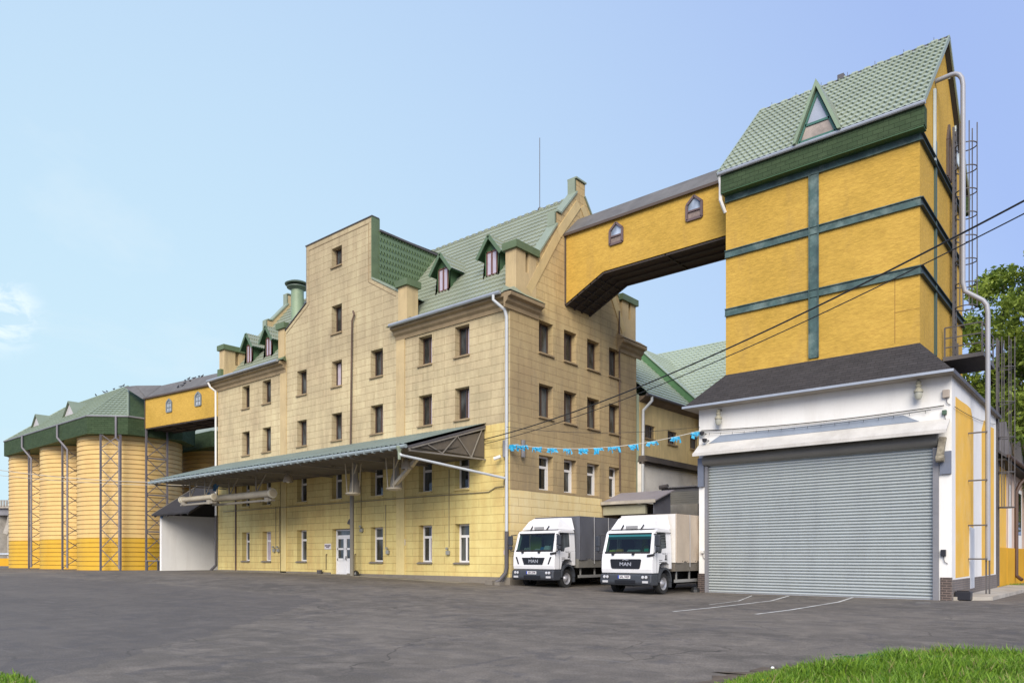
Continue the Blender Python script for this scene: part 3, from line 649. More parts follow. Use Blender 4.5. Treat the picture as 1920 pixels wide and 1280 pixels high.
# conveyors
def conveyor(pxa, pya, pxb, Y, rr, lab):
    a = atY(pxa, pya, Y); b = atY(pxb, pya+2, Y); zc = a.z
    t = thing('screw_conveyor', ((a.x+b.x)/2, Y, zc-rr), lab, 'conveyor', 'screw conveyors hanging under the canopy')
    m = MB().tube([(a.x, Y, zc), (b.x, Y, zc)], rr, 14); m.build('tube', CREAM, t, smooth=True)
    m = MB()
    for x in (a.x, a.x+.25, b.x-.1): m.tube([(x, Y, zc), (x+.07, Y, zc)], rr*1.35, 14)
    m.build('flange', pmat('flange_cream', (.66, .62, .5), .5), t)
    m = MB()
    for x in (a.x+(b.x-a.x)*.3, a.x+(b.x-a.x)*.75): m.beam((x, Y-.05, zc), (x, Y-.05, 6.0), .06); m.beam((x+.05, Y, zc+rr), (x+.9, Y, 5.98), .05)
    m.box(a.x+.1, b.x, Y-.12, Y+.12, zc-rr-.22, zc-rr-.12); m.build('hanger', pmat('dusty_steel', (.26, .235, .19), .6), t)
    MB().tube([(b.x-.5, Y, zc-rr-.02), (b.x-.5, Y, zc-rr-.25)], .2, 12).tube([(a.x+.4, Y-.02, zc-rr), (a.x+.4, Y-.02, zc-rr-.18)], .17, 10).build('outlet', pmat('dusty_steel', (.26, .235, .19), .6), t)
conveyor(400, 935, 512, 22.2, .2, 'cream screw conveyor nearer the door, hanging under the canopy')
conveyor(340, 937, 402, 21.2, .15, 'cream screw conveyor hanging under the far left end of the canopy')
# ================================================================ SILOS
def silomat():
    m, nt, b = _nt('silo_sheet'); p = wpos(nt); s = nn(nt, 'ShaderNodeSeparateXYZ'); nt.links.new(p, s.inputs[0])
    f = mth(nt, 'LESS_THAN', s.outputs[2], 2.95)
    c = mixc(nt, f, (.72, .50, .19), (.66, .40, .035))
    fr = mth(nt, 'FRACT', mth(nt, 'DIVIDE', mth(nt, 'SUBTRACT', s.outputs[2], .35), .365))
    ln = mth(nt, 'LESS_THAN', fr, .16)
    c = mixc(nt, mth(nt, 'MULTIPLY', ln, .62), c, (.22, .11, .03))
    c = mixc(nt, .35, c, mixc(nt, noise(nt, scaled(nt, p, (1, 1, .4)), 1.2, 5), (.25, .25, .25), (.75, .75, .75)), 'OVERLAY')
    nt.links.new(c, b.inputs['Base Color']); b.inputs['Roughness'].default_value = .5; return m
SILO = silomat()
SX = [-64.4, -72.96, -81.4]; SY, SR = 26.7, 3.93
slab = ['nearest yellow ribbed silo, beside the yellow footbridge', 'middle yellow ribbed silo of the front row', 'farthest left yellow ribbed silo of the front row']
def silo(cx, cy, lab):
    t = thing('grain_silo', (cx, cy, .3), lab, 'silo', 'grain silos')
    prof = []; z = .35; zt = 11.4
    while z < zt: prof += [(SR-.02, z), (SR+.03, z+.03), (SR-.02, z+.06), (SR-.02, z+.33)]; z += .365
    MB().lathe([(SR-.02, .1)]+prof, (cx, cy, 0), 72).build('shell', SILO, t, smooth=True)
    MB().lathe([(SR-.02, z), (0, z+.6)], (cx, cy, 0), 40).build('lid', GSTEEL, t)
    MB().lathe([(SR+.15, 0), (SR+.15, .36), (SR-.05, .38)], (cx, cy, 0), 48).build('footing', CONC, t); return t
for x, l in zip(SX, slab): silo(x, SY, l)
silo(-66.3, 36.2, 'shaded yellow silo of the back row, seen under the footbridge')
# silo roof with shingled fascia
sr = thing('silo_roof', (-72, 26.7, 10.9), 'green hipped roof with dark shingled fascia over the front row of silos', 'roof')
ZT, ZB_ = 12.28, 10.93
P = [(-81.9, 22.4), (-61.96, 22.4), (-59.8, 24.56), (-59.8, 28.84), (-61.96, 31.0), (-81.9, 31.0), (-84.1, 28.84), (-84.1, 24.56)]
for i in range(8):
    a, b = P[i], P[(i+1) % 8]; mat = SHGX if abs(a[1]-b[1]) < 3 else SHGY
    MB().poly([(a[0], a[1], ZB_), (b[0], b[1], ZB_), (b[0], b[1], ZT), (a[0], a[1], ZT)]).build('fascia', mat, sr)
MB().poly([(x, y, ZB_+.02) for x, y in P]).build('soffit', GDARK, sr)
MB().tube([(x, y, ZT+.02) for x, y in P]+[(P[0][0], P[0][1], ZT+.02)], .07, 8).build('gutter', GSTEEL, sr, smooth=True)
RA, RB = (-65.0, 26.7, 15.75), (-79.3, 26.7, 15.75)
def hip(a, b, top, mat=TILE_SHADE, lam=.34, nm='roof_slope'):
    a = Vector(a); b = Vector(b); top = [Vector(t) for t in top]; U = (b-a).normalized(); W = top[0]-a; V = (W-U*W.dot(U)).normalized()
    pts = [((p-a).dot(U), (p-a).dot(V)) for p in [a, b]+top]
    return tiles(nm, mat, sr, a, U, V, pts, lam=lam, row=.45)
c3 = lambda p: (p[0], p[1], ZT)
hip(c3(P[0]), c3(P[1]), [RA, RB]); hip(c3(P[1]), c3(P[2]), [RA]); 
MB().poly([c3(P[2]), c3(P[3]), RA]).build('roof_slope', SHGY, sr)
MB().poly([c3(P[3]), c3(P[4]), RA]).poly([c3(P[4]), c3(P[5]), RB, RA]).poly([c3(P[5]), c3(P[6]), RB]).poly([c3(P[6]), c3(P[7]), RB]).poly([c3(P[7]), c3(P[0]), RB]).build('roof_slope', TILE_SHADE, sr)
for p in (P[1], P[2]): MB().tube([c3(p), RA], .1, 8).build('hip_cap', TILE_SHADE, sr, smooth=True)
MB().tube([RA, RB], .1, 8).build('ridge_cap', TILE_SHADE, sr, smooth=True); MB().tube([RB, c3(P[0])], .1, 8).build('hip_cap', TILE_SHADE, sr, smooth=True)
for pa, pk, pb in (((120.5, 783), (135, 754), (141, 777)), ((61, 803.5), (71, 779), (77, 798))):
    yy = 23.9; a = atY(*pa, yy); k = atY(*pk, yy); b = atY(*pb, yy); b.z = a.z = (a.z+b.z)/2; k.x = (a.x+b.x)/2
    zf = lambda z: 22.4+(z-ZT)*(26.7-22.4)/(15.75-ZT)
    d = MB().poly([a, b, k]).build('dormer', pmat('pale_gable_board', (.5, .48, .48), .6, dirt=(.3, .25, .22)), sr)
    for e in (a, b):
        MB().prism([e+Vector(((e.x-k.x)*.12, -.15, -.1)), k+Vector((0, -.15, .12)), Vector((k.x, zf(k.z)+.2, k.z+.12)), Vector((e.x+(e.x-k.x)*.12, zf(e.z)+.1, e.z-.1))], (0, 0, .06)).build('dormer_roof', TILE_SHADE, d)
# second roof over the back row
sr2 = thing('silo_roof', (-70, 36, 10.9), 'green fascia and roof over the back row of silos, seen under the footbridge', 'roof')
q = MB()
for a, b in (((-84, 31.9), (-61.0, 31.9)), ((-61.0, 31.9), (-59.4, 33.6)), ((-59.4, 33.6), (-59.4, 40)), ((-84, 31.9), (-84, 40))): q.poly([(a[0], a[1], ZB_), (b[0], b[1], ZB_), (b[0], b[1], ZT), (a[0], a[1], ZT)])
q.build('fascia', SHGX, sr2); MB().poly([(-84, 31.9, ZT), (-61, 31.9, ZT), (-59.4, 33.6, ZT), (-65, 36, 15.2), (-80, 36, 15.2)]).poly([(-59.4, 33.6, ZT), (-59.4, 40, ZT), (-65, 36, 15.2)]).poly([(-59.4, 40, ZT), (-84, 40, ZT), (-80, 36, 15.2), (-65, 36, 15.2)]).build('roof_slope', TILE, sr2)
MB().poly([(-84, 31.9, ZB_), (-61, 31.9, ZB_), (-59.4, 33.6, ZB_), (-59.4, 40, ZB_), (-84, 40, ZB_)]).build('soffit', GDARK, sr2)
# rain pipes of the silo roof
for px, X, Y in ((42.5, -79.6, 22.3), (108.5, -71.2, 22.3)):
    pt = atY(px, 830, 22.3); x = pt.x
    MB().tube([(x, 22.25, ZT), (x, 22.25, 11.2), (x+.55, 22.6, 10.5), (x+.75, 22.75, 10.2), (x+.75, 22.75, .5)], .085, 8).build('downpipe', pmat('grey_violet_pipe', (.2, .19, .21), .5), sr, smooth=True)
s_ = 1.6; MB().tube([(-61.96+s_, 22.3+s_, ZT), (-61.96+s_, 22.3+s_, 10.6), (-61.96+s_, 22.55+s_, 10.4), (-61.96+s_, 22.55+s_, .5)], .085, 8).build('downpipe', pmat('grey_violet_pipe', (.2, .19, .21), .5), sr, smooth=True)
# lattice masts
MASTM = pmat('mast_grey', (.13, .12, .13), .55, var=.15)
def mast(a, b, lab, z1=10.95, ph=1.55, posts=(1, 1), rungs=0):
    t = thing('lattice_mast', (a[0], a[1], gz(a[0], a[1])), lab, 'lattice mast', 'lattice masts around the silos')
    z0 = gz(a[0], a[1]); 
    for p, on in zip((a, b), posts):
        if on: MB().beam((p[0], p[1], z0), (p[0], p[1], z1), .13).build('post', MASTM, t)
    m = MB(); z = z0+.15; k = 0
    while z+ph < z1+.6:
        zt = min(z+ph, z1); m.beam((a[0], a[1], z), (b[0], b[1], zt), .05); m.beam((b[0], b[1], z), (a[0], a[1], zt), .05)
        z += ph; k += 1
        if rungs and k % 2 == 0: m.beam((a[0], a[1], z), (b[0], b[1], z), .1)
    m.build('bracing', MASTM, t)
mast((-61.96+.62, 22.55+.62), (-61.96+1.66, 22.55+1.66), 'lattice mast in front of the nearest silo, next to its rain pipe')
mast((-59.7, 25.9), (-59.7, 27.55), 'lattice mast at the corner of the nearest silo under the footbridge', 11.5, 1.45, rungs=1)
mast((-67.9, 22.7), (-67.9, 24.6), 'lattice mast between the nearest and the middle silo', ph=1.25)
mast((-76.0, 22.7), (-76.0, 24.6), 'lattice mast between the middle and the farthest left silo', ph=1.25)
mast((-84.0, 23.9), (-84.0, 25.6), 'lattice mast at the far left end of the silo row', ph=1.5)

# ================================================================ FOOTBRIDGES
def fb(o, u, length, width, zb0, zb1, ze, zrg, lab, knee=None, wins=()):
    o = Vector(o); u = Vector(u).normalized(); n = Vector((-u.y, u.x, 0))
    t = thing('footbridge', o+Vector((0, 0, zb0)), lab, 'footbridge', None)
    P = lambda a, d, z: Vector((o.x, o.y, 0))+u*a+n*d+Vector((0, 0, z))
    bot = [(0, zb0)]+([(knee, zb1)] if knee else [])+[(length, zb1)]
    out = bot+[(length, ze), (0, ze)]
    front = MB().poly([P(a, 0, z) for a, z in out]).build('side_wall', OCHRE, t)
    MB().poly([P(a, width, z) for a, z in out]).build('side_wall', OCHRE, t)
    MB().poly([P(0, 0, zb0), P(0, width, zb0), P(0, width, ze), P(0, width/2, zrg), P(0, 0, ze)]).build('end_wall', OCHRE, t)
    MB().poly([P(length, 0, zb1), P(length, width, zb1), P(length, width, ze), P(length, width/2, zrg), P(length, 0, ze)]).build('end_wall', OCHRE, t)
    dk = MB()
    for i in range(len(bot)-1):
        (a0, z0), (a1, z1) = bot[i], bot[i+1]
        dk.poly([P(a0, -.01, z0+.0), P(a1, -.01, z1+.0), P(a1, width+.01, z1+.0), P(a0, width+.01, z0+.0)])
        for d in (.05, width*.35, width*.65, width-.05): dk.beam(P(a0, d, z0-.02), P(a1, d, z1-.02), .1, .12)
        k = int((a1-a0)/(.35 if knee and i == 0 else 2.2))
        for j in range(1, k): q = j/k; aa = a0+(a1-a0)*q; zz = z0+(z1-z0)*q; dk.beam(P(aa, 0, zz-.03), P(aa, width, zz-.03), .06, .08)
    dk.build('deck', pmat('dark_deck', (.045, .035, .03), .8, var=.2), t)
    ov = .12
    for s, d0 in ((0, -ov), (1, width+ov)):
        MB().prism([P(-.02, d0, ze-.06), P(length+.02, d0, ze-.06), P(length+.02, width/2, zrg), P(-.02, width/2, zrg)], (0, 0, .07)).build('roof_slope', FELT, t)
    MB().beam(P(0, -ov, ze-.05), P(length, -ov, ze-.05), .06, .12).build('edge_trim', pmat('brown_edge', (.09, .065, .05), .6), t)
    MB().beam(P(.02, -.02, zb0), P(.02, -.02, ze), .08).build('edge_trim', pmat('brown_edge', (.09, .065, .05), .6), t)
    for w in wins:
        a0, a1, z0, z1, zp, split = w; c = (a0+a1)/2
        if split == 'house': pts = [(a0, z0), (a1, z0), (a1, z1), (c, zp), (a0, z1)]
        else: pts = [(a0, z0), (a1, z0), (a1, z1), (c+(a1-a0)*.36, z1+(zp-z1)*.45), (c, zp), (c-(a1-a0)*.36, z1+(zp-z1)*.45), (a0, z1)]
        fr = MB(); ctr = Vector((c, 0, (z0+z1)/2))
        for i in range(len(pts)):
            p, q = pts[i], pts[(i+1) % len(pts)]; fr.beam(P(p[0], -.03, p[1]), P(q[0], -.03, q[1]), .1, .1, up=(-n.x, -n.y, 0))
        if split == 'house': fr.beam(P(a0, -.03, z0+(z1-z0)*.55), P(a1, -.03, z0+(z1-z0)*.55), .07)
        else: fr.beam(P(c, -.03, z0), P(c, -.03, zp), .05); fr.beam(P(a0, -.03, (z0+z1)/2), P(a1, -.03, (z0+z1)/2), .04); fr.beam(P(a0, -.03, z1), P(a1, -.03, z1), .04)
        f = fr.build('window', pmat('violet_brown_frame', (.13, .09, .09), .6) if split == 'house' else pmat('grey_bar', (.2, .23, .24), .5), t)
        if split == 'house':
            zz = z0+(z1-z0)*.5
            MB().poly([P(a, -.012, z) for a, z in [(a0, zz), (a1, zz), (a1, z1), (c, zp), (a0, z1)]]).build('pane', GLASSB, f)
            MB().poly([P(a, -.012, z) for a, z in [(a0, z0), (a1, z0), (a1, zz), (a0, zz)]]).build('panel', pmat('brownish_panel', (.22, .17, .15), .7, var=.3, vs=6), f)
        else: MB().poly([P(a, -.012, z) for a, z in pts]).build('pane', pmat('pale_sky_pane', (.38, .42, .46), .15, var=.15, vs=4, bmp=0), f)
    return t, P
BX1, BY1 = XR+.01, 29.2
def bw(pxa, pxb, pyb, pys, pyp, o, u, kind):
    """window of a bridge from its pixels on the side plane"""
    res = []
    for px, py in ((pxa, pyb), (pxb, pys)):
        r = ray(px, py); # intersect vertical plane through o along u
        n = Vector((-u[1], u[0], 0)); tt = (Vector(o)-Vector((0, 0, 0))).dot(n)/Vector((r.x, r.y, 0)).dot(n)
        p = Vector((r.x*tt, r.y*tt, HC+r.z*tt)); res.append(((p-Vector(o)).dot(Vector(u)), p.z))
    return res
def bwin(pxa, pya, pxb, pyb, pxk, pyk, hside, o, u, kind):
    u = Vector((u[0], u[1], 0)).normalized(); o = Vector((o[0], o[1], 0)); n = Vector((-u.y, u.x, 0))
    def hit(px, py):
        r = ray(px, py); tt = o.dot(n)/Vector((r.x, r.y, 0)).dot(n); p = Vector((r.x*tt, r.y*tt, HC+r.z*tt)); return (p-o).dot(u), p.z
    a0, z0 = hit(pxa, pya); a1, _ = hit(pxb, pyb); _, zp = hit(pxk, pyk)
    return (a0, a1, z0, z0+(zp-z0)*hside, zp, kind)
o1, u1 = (BX1, BY1), (1, 0)
fb((BX1, BY1, 0), (1, 0, 0), 21.37-12.73-.012, 2.1, 13.7, 14.75, 17.1, 18.15, 'ochre footbridge high between the mill gable and the ochre tower', knee=2.2,
   wins=[bwin(1144.5, 460, 1167.5, 452, 1156, 418, .68, o1, u1, 'house'), bwin(1288.5, 415, 1316.5, 406, 1302, 368, .68, o1, u1, 'house')])
ub = Vector((.993, .116, 0)).normalized(); o2 = (-59.75, 25.84)
t2, PB2 = fb((-59.75, 25.84, 0), tuple(ub), 12.86, 2.3, 11.5, 11.5, 13.9, 15.0, 'ochre footbridge between the silos and the far end of the mill',
   wins=[bwin(313, 772.5, 322.5, 771, 317.5, 748, .7, o2, ub, 'gothic'), bwin(367, 761, 377.5, 759.5, 372, 735, .7, o2, ub, 'gothic')])
MB().prism([PB2(.3, -.1, 13.9), PB2(-3.4, 1.15, 15.5), PB2(.3, 1.15, 15.05)], (0, 0, .05)).prism([PB2(.3, 2.4, 13.9), PB2(-3.4, 1.15, 15.5), PB2(.3, 1.15, 15.05)], (0, 0, .05)).poly([PB2(-.2, -.1, 13.85), PB2(-4.2, .6, 15.45), PB2(-3.4, 1.15, 15.55), PB2(.3, 1.15, 15.05)]).build('roof_slope', FELT, t2)
# pigeons on that roof
FEATH = pmat('pigeon_grey', (.07, .075, .09), .7, var=.3, vs=20, bmp=0)
def pigeon(p, ang, lab):
    m = MB()
    m.tube([(-.22, 0, .13), (-.12, 0, .15), (0, 0, .16), (.1, 0, .2), (.15, 0, .27), (.19, 0, .29), (.235, 0, .28)], [.015, .045, .075, .06, .035, .032, .006], 8)
    m.tube([(0, .03, 0), (0, .03, .12)], .008, 5); m.tube([(0, -.03, 0), (0, -.03, .12)], .008, 5)
    o = m.build('pigeon', FEATH, smooth=True, org=(0, 0, 0)); o.location = p; o.scale = (.8, .8, .8); o.rotation_euler = (0, 0, ang)
    return tag(o, lab, 'pigeon', 'pigeons on the footbridge roof')
pg = [(333.5, 728, 'pale pigeon standing lowest on the grey roof of the far footbridge', 0), (341.5, 725, 'pigeon low on the far footbridge roof, second from the left', 1), (346, 721, 'pigeon of the close pair on the far footbridge roof, nearer the eave', 2), (347, 716, 'pigeon of the close pair on the far footbridge roof, nearer the ridge', 2.6), (353.5, 712, 'pigeon by itself on the ridge of the far footbridge left of the lifted pair', .4), (356, 716, 'pigeon just below the ridge in the middle of the far footbridge roof', 3), (363.5, 711.5, 'pigeon on the ridge of the far footbridge above its right-hand window', 1.2), (373, 708.5, 'second pigeon from the right on the ridge of the far footbridge', 2.2), (379, 708, 'rightmost pigeon on the far footbridge roof near the mill', .2)]
for px, py, lab, an in pg:
    # point on the front roof slope
    r = ray(px, py); n = Vector((-ub.y, ub.x, 0)); oo = Vector((-59.75, 25.84, 0)); best = None
    for k in range(0, 41):
        d = -.1+k*.0325; rxy = Vector((r.x, r.y, 0)); tt = (oo.dot(n)+d)/rxy.dot(n); z = HC+r.z*tt; zs = 13.9+(d+.12)/1.27*1.1
        if best is None or abs(z-zs) < best[0]: best = (abs(z-zs), Vector((r.x*tt, r.y*tt, zs)))
    pigeon(best[1]+Vector((0, 0, .0)), an, lab)

for k, q in enumerate((.06, .1, .2, .3, .34, .47)):
    p = Vector(RA).lerp(Vector(RB), q); pigeon(p+Vector((0, 0, .08)), k*1.1, 'small dark pigeon perched on the ridge of the silo roof')
# ================================================================ LEAN-TO SHED between silos and mill
sh = thing('lean_to_shed', (-49.6, 26.5, .5), 'lean-to with a dark sloping roof over a white wall beside the mill', 'shed')
box('side_wall', WHITE, sh, -52.25, -52.0, 23.6, 36, .0, 4.35); MB().prism([(-52.2, 23.6, 4.36), (-52.2, 30, 8.75), (-52.2, 36, 8.75), (-52.2, 36, 4.36)], (.08, 0, 0)).build('shade_infill', pmat('dark_boards', (.05, .045, .04), .9), sh)  # dark panel above the white wall stands in for the shaded interior
MB().prism([(-52.6, 23.2, 4.28), (-52.6, 30, 8.9), (-52.6, 30, 9.0), (-52.6, 23.2, 4.38)], (5.4, 0, 0)).build('roof_sheet', pmat('dark_sheet', (.025, .022, .022), .8, var=.2), sh)  # roof colour darkened to put the shade of its underside in
m = MB()
for i in range(6): m.beam((-52.3+i*.95, 23.25, 4.24), (-52.3+i*.95, 29.9, 8.8), .08, .12)
m.build('rafters', DSTEEL, sh); box('back_wall', pmat('dark_boards', (.05, .045, .04), .9), sh, -52.0, -47.02, 33, 33.2, .2, 9)
MB().beam((-52.62, 23.2, 4.36), (-52.62, 30, 9.0), .05, .1).build('verge_trim', pmat('grey_brown_post', (.2, .185, .15), .6), sh)
TARP = pmat('blue_tarp', (.03, .13, .27), .5, var=.4, vs=3, bmp=0)
TUFT = pmat('bunting_blue', (.02, .36, .62), .5, var=.25, vs=8, bmp=0)
tb = MB()
for i in range(14):
    q = i/13; y = 23.5+q*2.3; z = 4.36+(y-23.2)*.68-.12; x = -52.0+q*.6
    for j in range(3): dx = random.uniform(-.1, .1); tb.poly([(x+j*.12+dx, y, z), (x+j*.12+.14+dx, y+.03, z), (x+j*.12+.1+dx, y+.06, z-.28-random.random()*.12), (x+j*.12+.02, y, z-.2)])
tag(tb.build('bunting', TARP), 'crumpled blue streamers hanging along the dark lean-to roof edge by the silos', 'bunting')
for j, (px, py) in enumerate(((387, 925), (403, 911))):
    p = atY(px, py, 23.2); q = MB()
    for k in range(7): a = random.uniform(-.25, .25); b = random.uniform(-.2, .2); q.poly([p+Vector((a, 0, b)), p+Vector((a+.16, .05, b+.03)), p+Vector((a+.12, .02, b-.2)), p+Vector((a-.02, -.03, b-.14))])
    tag(q.build('streamer', TARP), ('blue streamer tangled below the canopy above the white shed wall', 'blue streamer tangled near the mill left corner under the canopy')[j], 'streamer')
bn = thing('work_bench', (-55.6, 24.2, gz(-55, 24)), 'small grey metal table standing by the lean-to wall and the nearest silo', 'table')
p = atY(293, 1053, 24.0); box('top', GSTEEL, bn, p.x-.8, p.x+1.0, 23.6, 24.6, 1.15, 1.2); m = MB()
for a, b in ((-.7, 23.7), (.9, 23.7), (-.7, 24.5), (.9, 24.5)): m.beam((p.x+a, b, .3), (p.x+a, b, 1.15), .06)
m.build('leg', DSTEEL, bn)

# ================================================================ TOWER BUILDING
X0, X1, Y0, Y1, ZW = -13.7, -4.74, 27.9, 37.6, 7.45
tw = thing('tower_building', (-9.2, 32.5, 0), 'white gatehouse with big roller shutter below a tall ochre tower with green roof', 'building')
SL, SRt, ST = atY(1325, 1000, Y0).x, atY(1757, 1000, Y0).x, 5.55
wall('base_wall', WHITE, tw, [(X0, -.1), (X1, -.1), (X1, ZW), (X0, ZW)], [(SL, SRt, -.05, ST)], (0, Y0, 0), (1, 0, 0), (0, 1, 0), .4)
MB().poly([(X1, Y0, -.1), (X1, Y1, -.1), (X1, Y1, ZW), (X1, Y0, ZW)]).poly([(X0, Y0, -.1), (X0, Y1, -.1), (X0, Y1, ZW), (X0, Y0, ZW)]).poly([(X0, Y1, -.1), (X1, Y1, -.1), (X1, Y1, ZW), (X0, Y1, ZW)]).build('base_wall', WHITE, tw)
MB().box(X0-.03, SL, Y0-.04, Y0+.1, -.1, .8).box(SRt+.1, X1+.003, Y0-.04, Y0+.1, -.1, .8).build('brick_plinth', BRICK, tw)
MB().box(X1, X1+.03, Y0-.04, Y1, -.1, .72).build('brick_plinth', BRICKY, tw)
# painted panels on the side wall
def panel(pts, d=.004, mat=YPAINT, nm='wall_panel'):
    q = [atX(px, py, X1) for px, py in pts]; return MB().prism([v+Vector((.0, 0, 0)) for v in q], (d, 0, 0)).build(nm, mat, tw)
panel([(1791.5, 1083), (1791.5, 743), (1801, 751), (1813, 759), (1820, 766), (1825, 792), (1825, 1078)])
panel([(1840.5, 1079), (1840.5, 805), (1845, 787), (1854, 798), (1863.5, 803), (1863.5, 1075)])
q = panel([(1817, 1103), (1817, 986), (1825.5, 991), (1825.5, 1101)], .03, pmat('grey_white_door', (.55, .57, .6), .6, dirt=(.3, .3, .3)), 'side_door')
# roller shutter
rs = MB(); z = .06; pitch = .112; yb = Y0+.12
while z < 5.15:
    for k in range(5):
        a0, a1 = math.pi*k/5, math.pi*(k+1)/5
        f = lambda a: (yb-.05*math.sin(a)**.8, z+pitch*(1-math.cos(a))/2*.70)
        (ya, za), (yc, zc) = f(a0), f(a1); rs.poly([(SL+.05, ya, za), (SRt-.08, ya, za), (SRt-.08, yc, zc), (SL+.05, yc, zc)])
    rs.poly([(SL+.05, yb, z+pitch*.70), (SRt-.08, yb, z+pitch*.70), (SRt-.08, yb+.03, z+pitch*.75), (SL+.05, yb+.03, z+pitch*.75)]); rs.poly([(SL+.05, yb+.03, z+pitch*.75), (SRt-.08, yb+.03, z+pitch*.75), (SRt-.08, yb+.03, z+pitch), (SL+.05, yb+.03, z+pitch)]); rs.poly([(SL+.05, yb+.03, z+pitch), (SRt-.08, yb+.03, z+pitch), (SRt-.08, yb, z+pitch), (SL+.05, yb, z+pitch)]); z += pitch
sho = rs.build('roller_shutter', SHUT, tw)
MB().box(SL+.05, SRt-.08, yb-.03, yb+.03, -.03, .14).build('bottom_rail', GALV, sho)
MB().box(SL-.06, SL+.06, Y0-.05, Y0+.12, -.02, 5.1).build('guide_rail', GSTEEL, sho); MB().box(SRt-.12, SRt+.06, Y0-.05, Y0+.12, -.02, 5.1).build('guide_rail', GSTEEL, sho)
MB().tube([(SL-.1, Y0-.02, 5.33), (SRt+.05, Y0-.02, 5.33)], .21, 18).build('drum', pmat('drum_grey', (.17, .165, .15), .6, var=.1), sho, smooth=True)
MB().box(SL-.15, SRt+.1, Y0+.2, Y0+.3, 4.9, 5.6).build('drum', BLACK, sho)  # black sheet painted in for the shade behind the drum
hx0, hx1 = X0+.02, X1-.05
MB().prism([(hx0, Y0, 6.03), (hx0, Y0-.62, 5.58), (hx0, Y0-.62, 5.54), (hx0, Y0, 5.97)], (hx1-hx0, 0, 0)).box(hx0, hx1, Y0-.63, Y0-.60, 5.48, 5.60).build('hood', pmat('hood_cream', (.58, .56, .52), .6, dirt=(.35, .32, .28), streak=1), tw)
MB().prism([(hx0+.4, Y0-.02, 6.03), (hx1-.9, Y0-.02, 6.03), (hx1-1.4, Y0-.02, 6.3), (hx0+.9, Y0-.02, 6.3)], (0, .015, 0)).build('flashing', pmat('blue_grey_sheet', (.25, .29, .35), .5), tw)
MB().beam((SRt+.2, Y0-.15, 5.4), (SRt+.12, Y0-.22, 4.75), .14, .2).tube([(SRt+.02, Y0-.25, 4.7), (SRt+.25, Y0-.25, 4.7)], .12, 10).build('shutter_motor', pmat('worn_motor', (.25, .22, .16), .6, var=.4, vs=8), tw)
MB().box(SRt+.1, SRt+.42, Y0-.1, Y0, 4.2, 4.95).box(X0+.0, X0+.25, Y0-.12, Y0, 4.3, 5.45).build('bracket_box', pmat('blue_grey_box', (.15, .17, .22), .5), tw)
# skirt roof
ex0, ex1, ey0, ey1, ez = X0-.42, X1+.14, Y0-.6, Y1+.4, ZW+.03
TX0, TX1, TY0, TY1, TB = -12.73, -5.76, 28.3, 36.2, 8.77
MB().poly([(ex0, ey0, ez), (ex1, ey0, ez), (TX1, TY0, TB), (TX0, TY0, TB)]).build('skirt_roof', SHBX, tw)
MB().poly([(ex1, ey0, ez), (ex1, ey1, ez), (TX1, TY1, TB), (TX1, TY0, TB)]).poly([(ex0, ey0, ez), (ex0, ey1, ez), (TX0, TY1, TB), (TX0, TY0, TB)]).poly([(ex0, ey1, ez), (ex1, ey1, ez), (TX1, TY1, TB), (TX0, TY1, TB)]).build('skirt_roof', SHBY, tw)
MB().box(ex0, ex1, ey0, ey1, ez-.06, ez-.012).build('soffit', pmat('soffit_board', (.3, .27, .23), .8), tw)
MB().box(ex0-.02, ex1+.02, ey0-.03, ey0, ez-.05, ez+.035).build('drip_edge', GALV, tw)
MB().box(ex1, ex1+.03, ey0, ey1, ez-.1, ez+.03).build('drip_edge', DSTEEL, tw)
# tower walls
b1, b2, b3 = 11.25, 13.58, 15.80; bh = .15
MB().box(TX0, TX1, TY0, TY1, 8.0, 16.75).build('tower_wall', OCHRE, tw)
YR = (TY0+TY1)/2; ZR = 21.2; ze = 16.68; ov = .42; GS = (ZR-ze)/(YR-(TY0-ov)); zg = ze+ov*GS
MB().prism([(TX1, TY0, 16.75), (TX1, TY0, zg-.05), (TX1, YR, ZR-.08), (TX1, TY1, zg-.05), (TX1, TY1, 16.75)], (TX0-TX1, 0, 0)).build('tower_gable', OCHRE, tw)
for zc in (b1, b2, b3):
    m = MB().box(TX0-.02, TX1+.03, TY0-.045, TY0, zc-bh, zc+bh)
    m.box(TX0-.02, TX1+.06, TY0-.09, TY0-.045, zc+bh-.03, zc+bh).box(TX0-.02, TX1+.06, TY0-.09, TY0-.045, zc-bh, zc-bh+.02)
    m.build('steel_band', STEEL, tw)
    MB().box(TX1, TX1+.045, TY0, TY1, zc-bh, zc+bh).box(TX1+.045, TX1+.12, TY0-.05, TY1, zc+bh-.03, zc+bh).box(TX1+.045, TX1+.12, TY0-.05, TY1, zc-bh, zc-bh+.02).build('steel_band', pmat('steel_painted_shade', (.035, .055, .055), .6), tw)  # side bands coloured darker, shade under the flanges painted in
vx = atY(1527, 500, TY0).x
MB().box(vx-.16, vx+.16, TY0-.06, TY0-.003, 8.85, b3-bh).box(vx-.18, vx-.15, TY0-.11, TY0-.05, 8.85, b3-bh).box(vx+.15, vx+.18, TY0-.11, TY0-.05, 8.85, b3-bh).build('steel_band', STEEL, tw)
MB().box(TX1, TX1+.08, 30.55, 30.72, 8.8, 16.6).build('steel_band', pmat('dark_green_steel', (.045, .08, .065), .5), tw)
for xx in (1678,):
    x = atY(xx, 560, TY0).x; MB().box(x-.01, x+.01, TY0-.006, TY0, 8.9, b1-bh).box(x, TX1, TY0-.006, TY0, 9.95, 9.965).build('panel_joint', pmat('joint_brown', (.3, .17, .04), .9), tw)
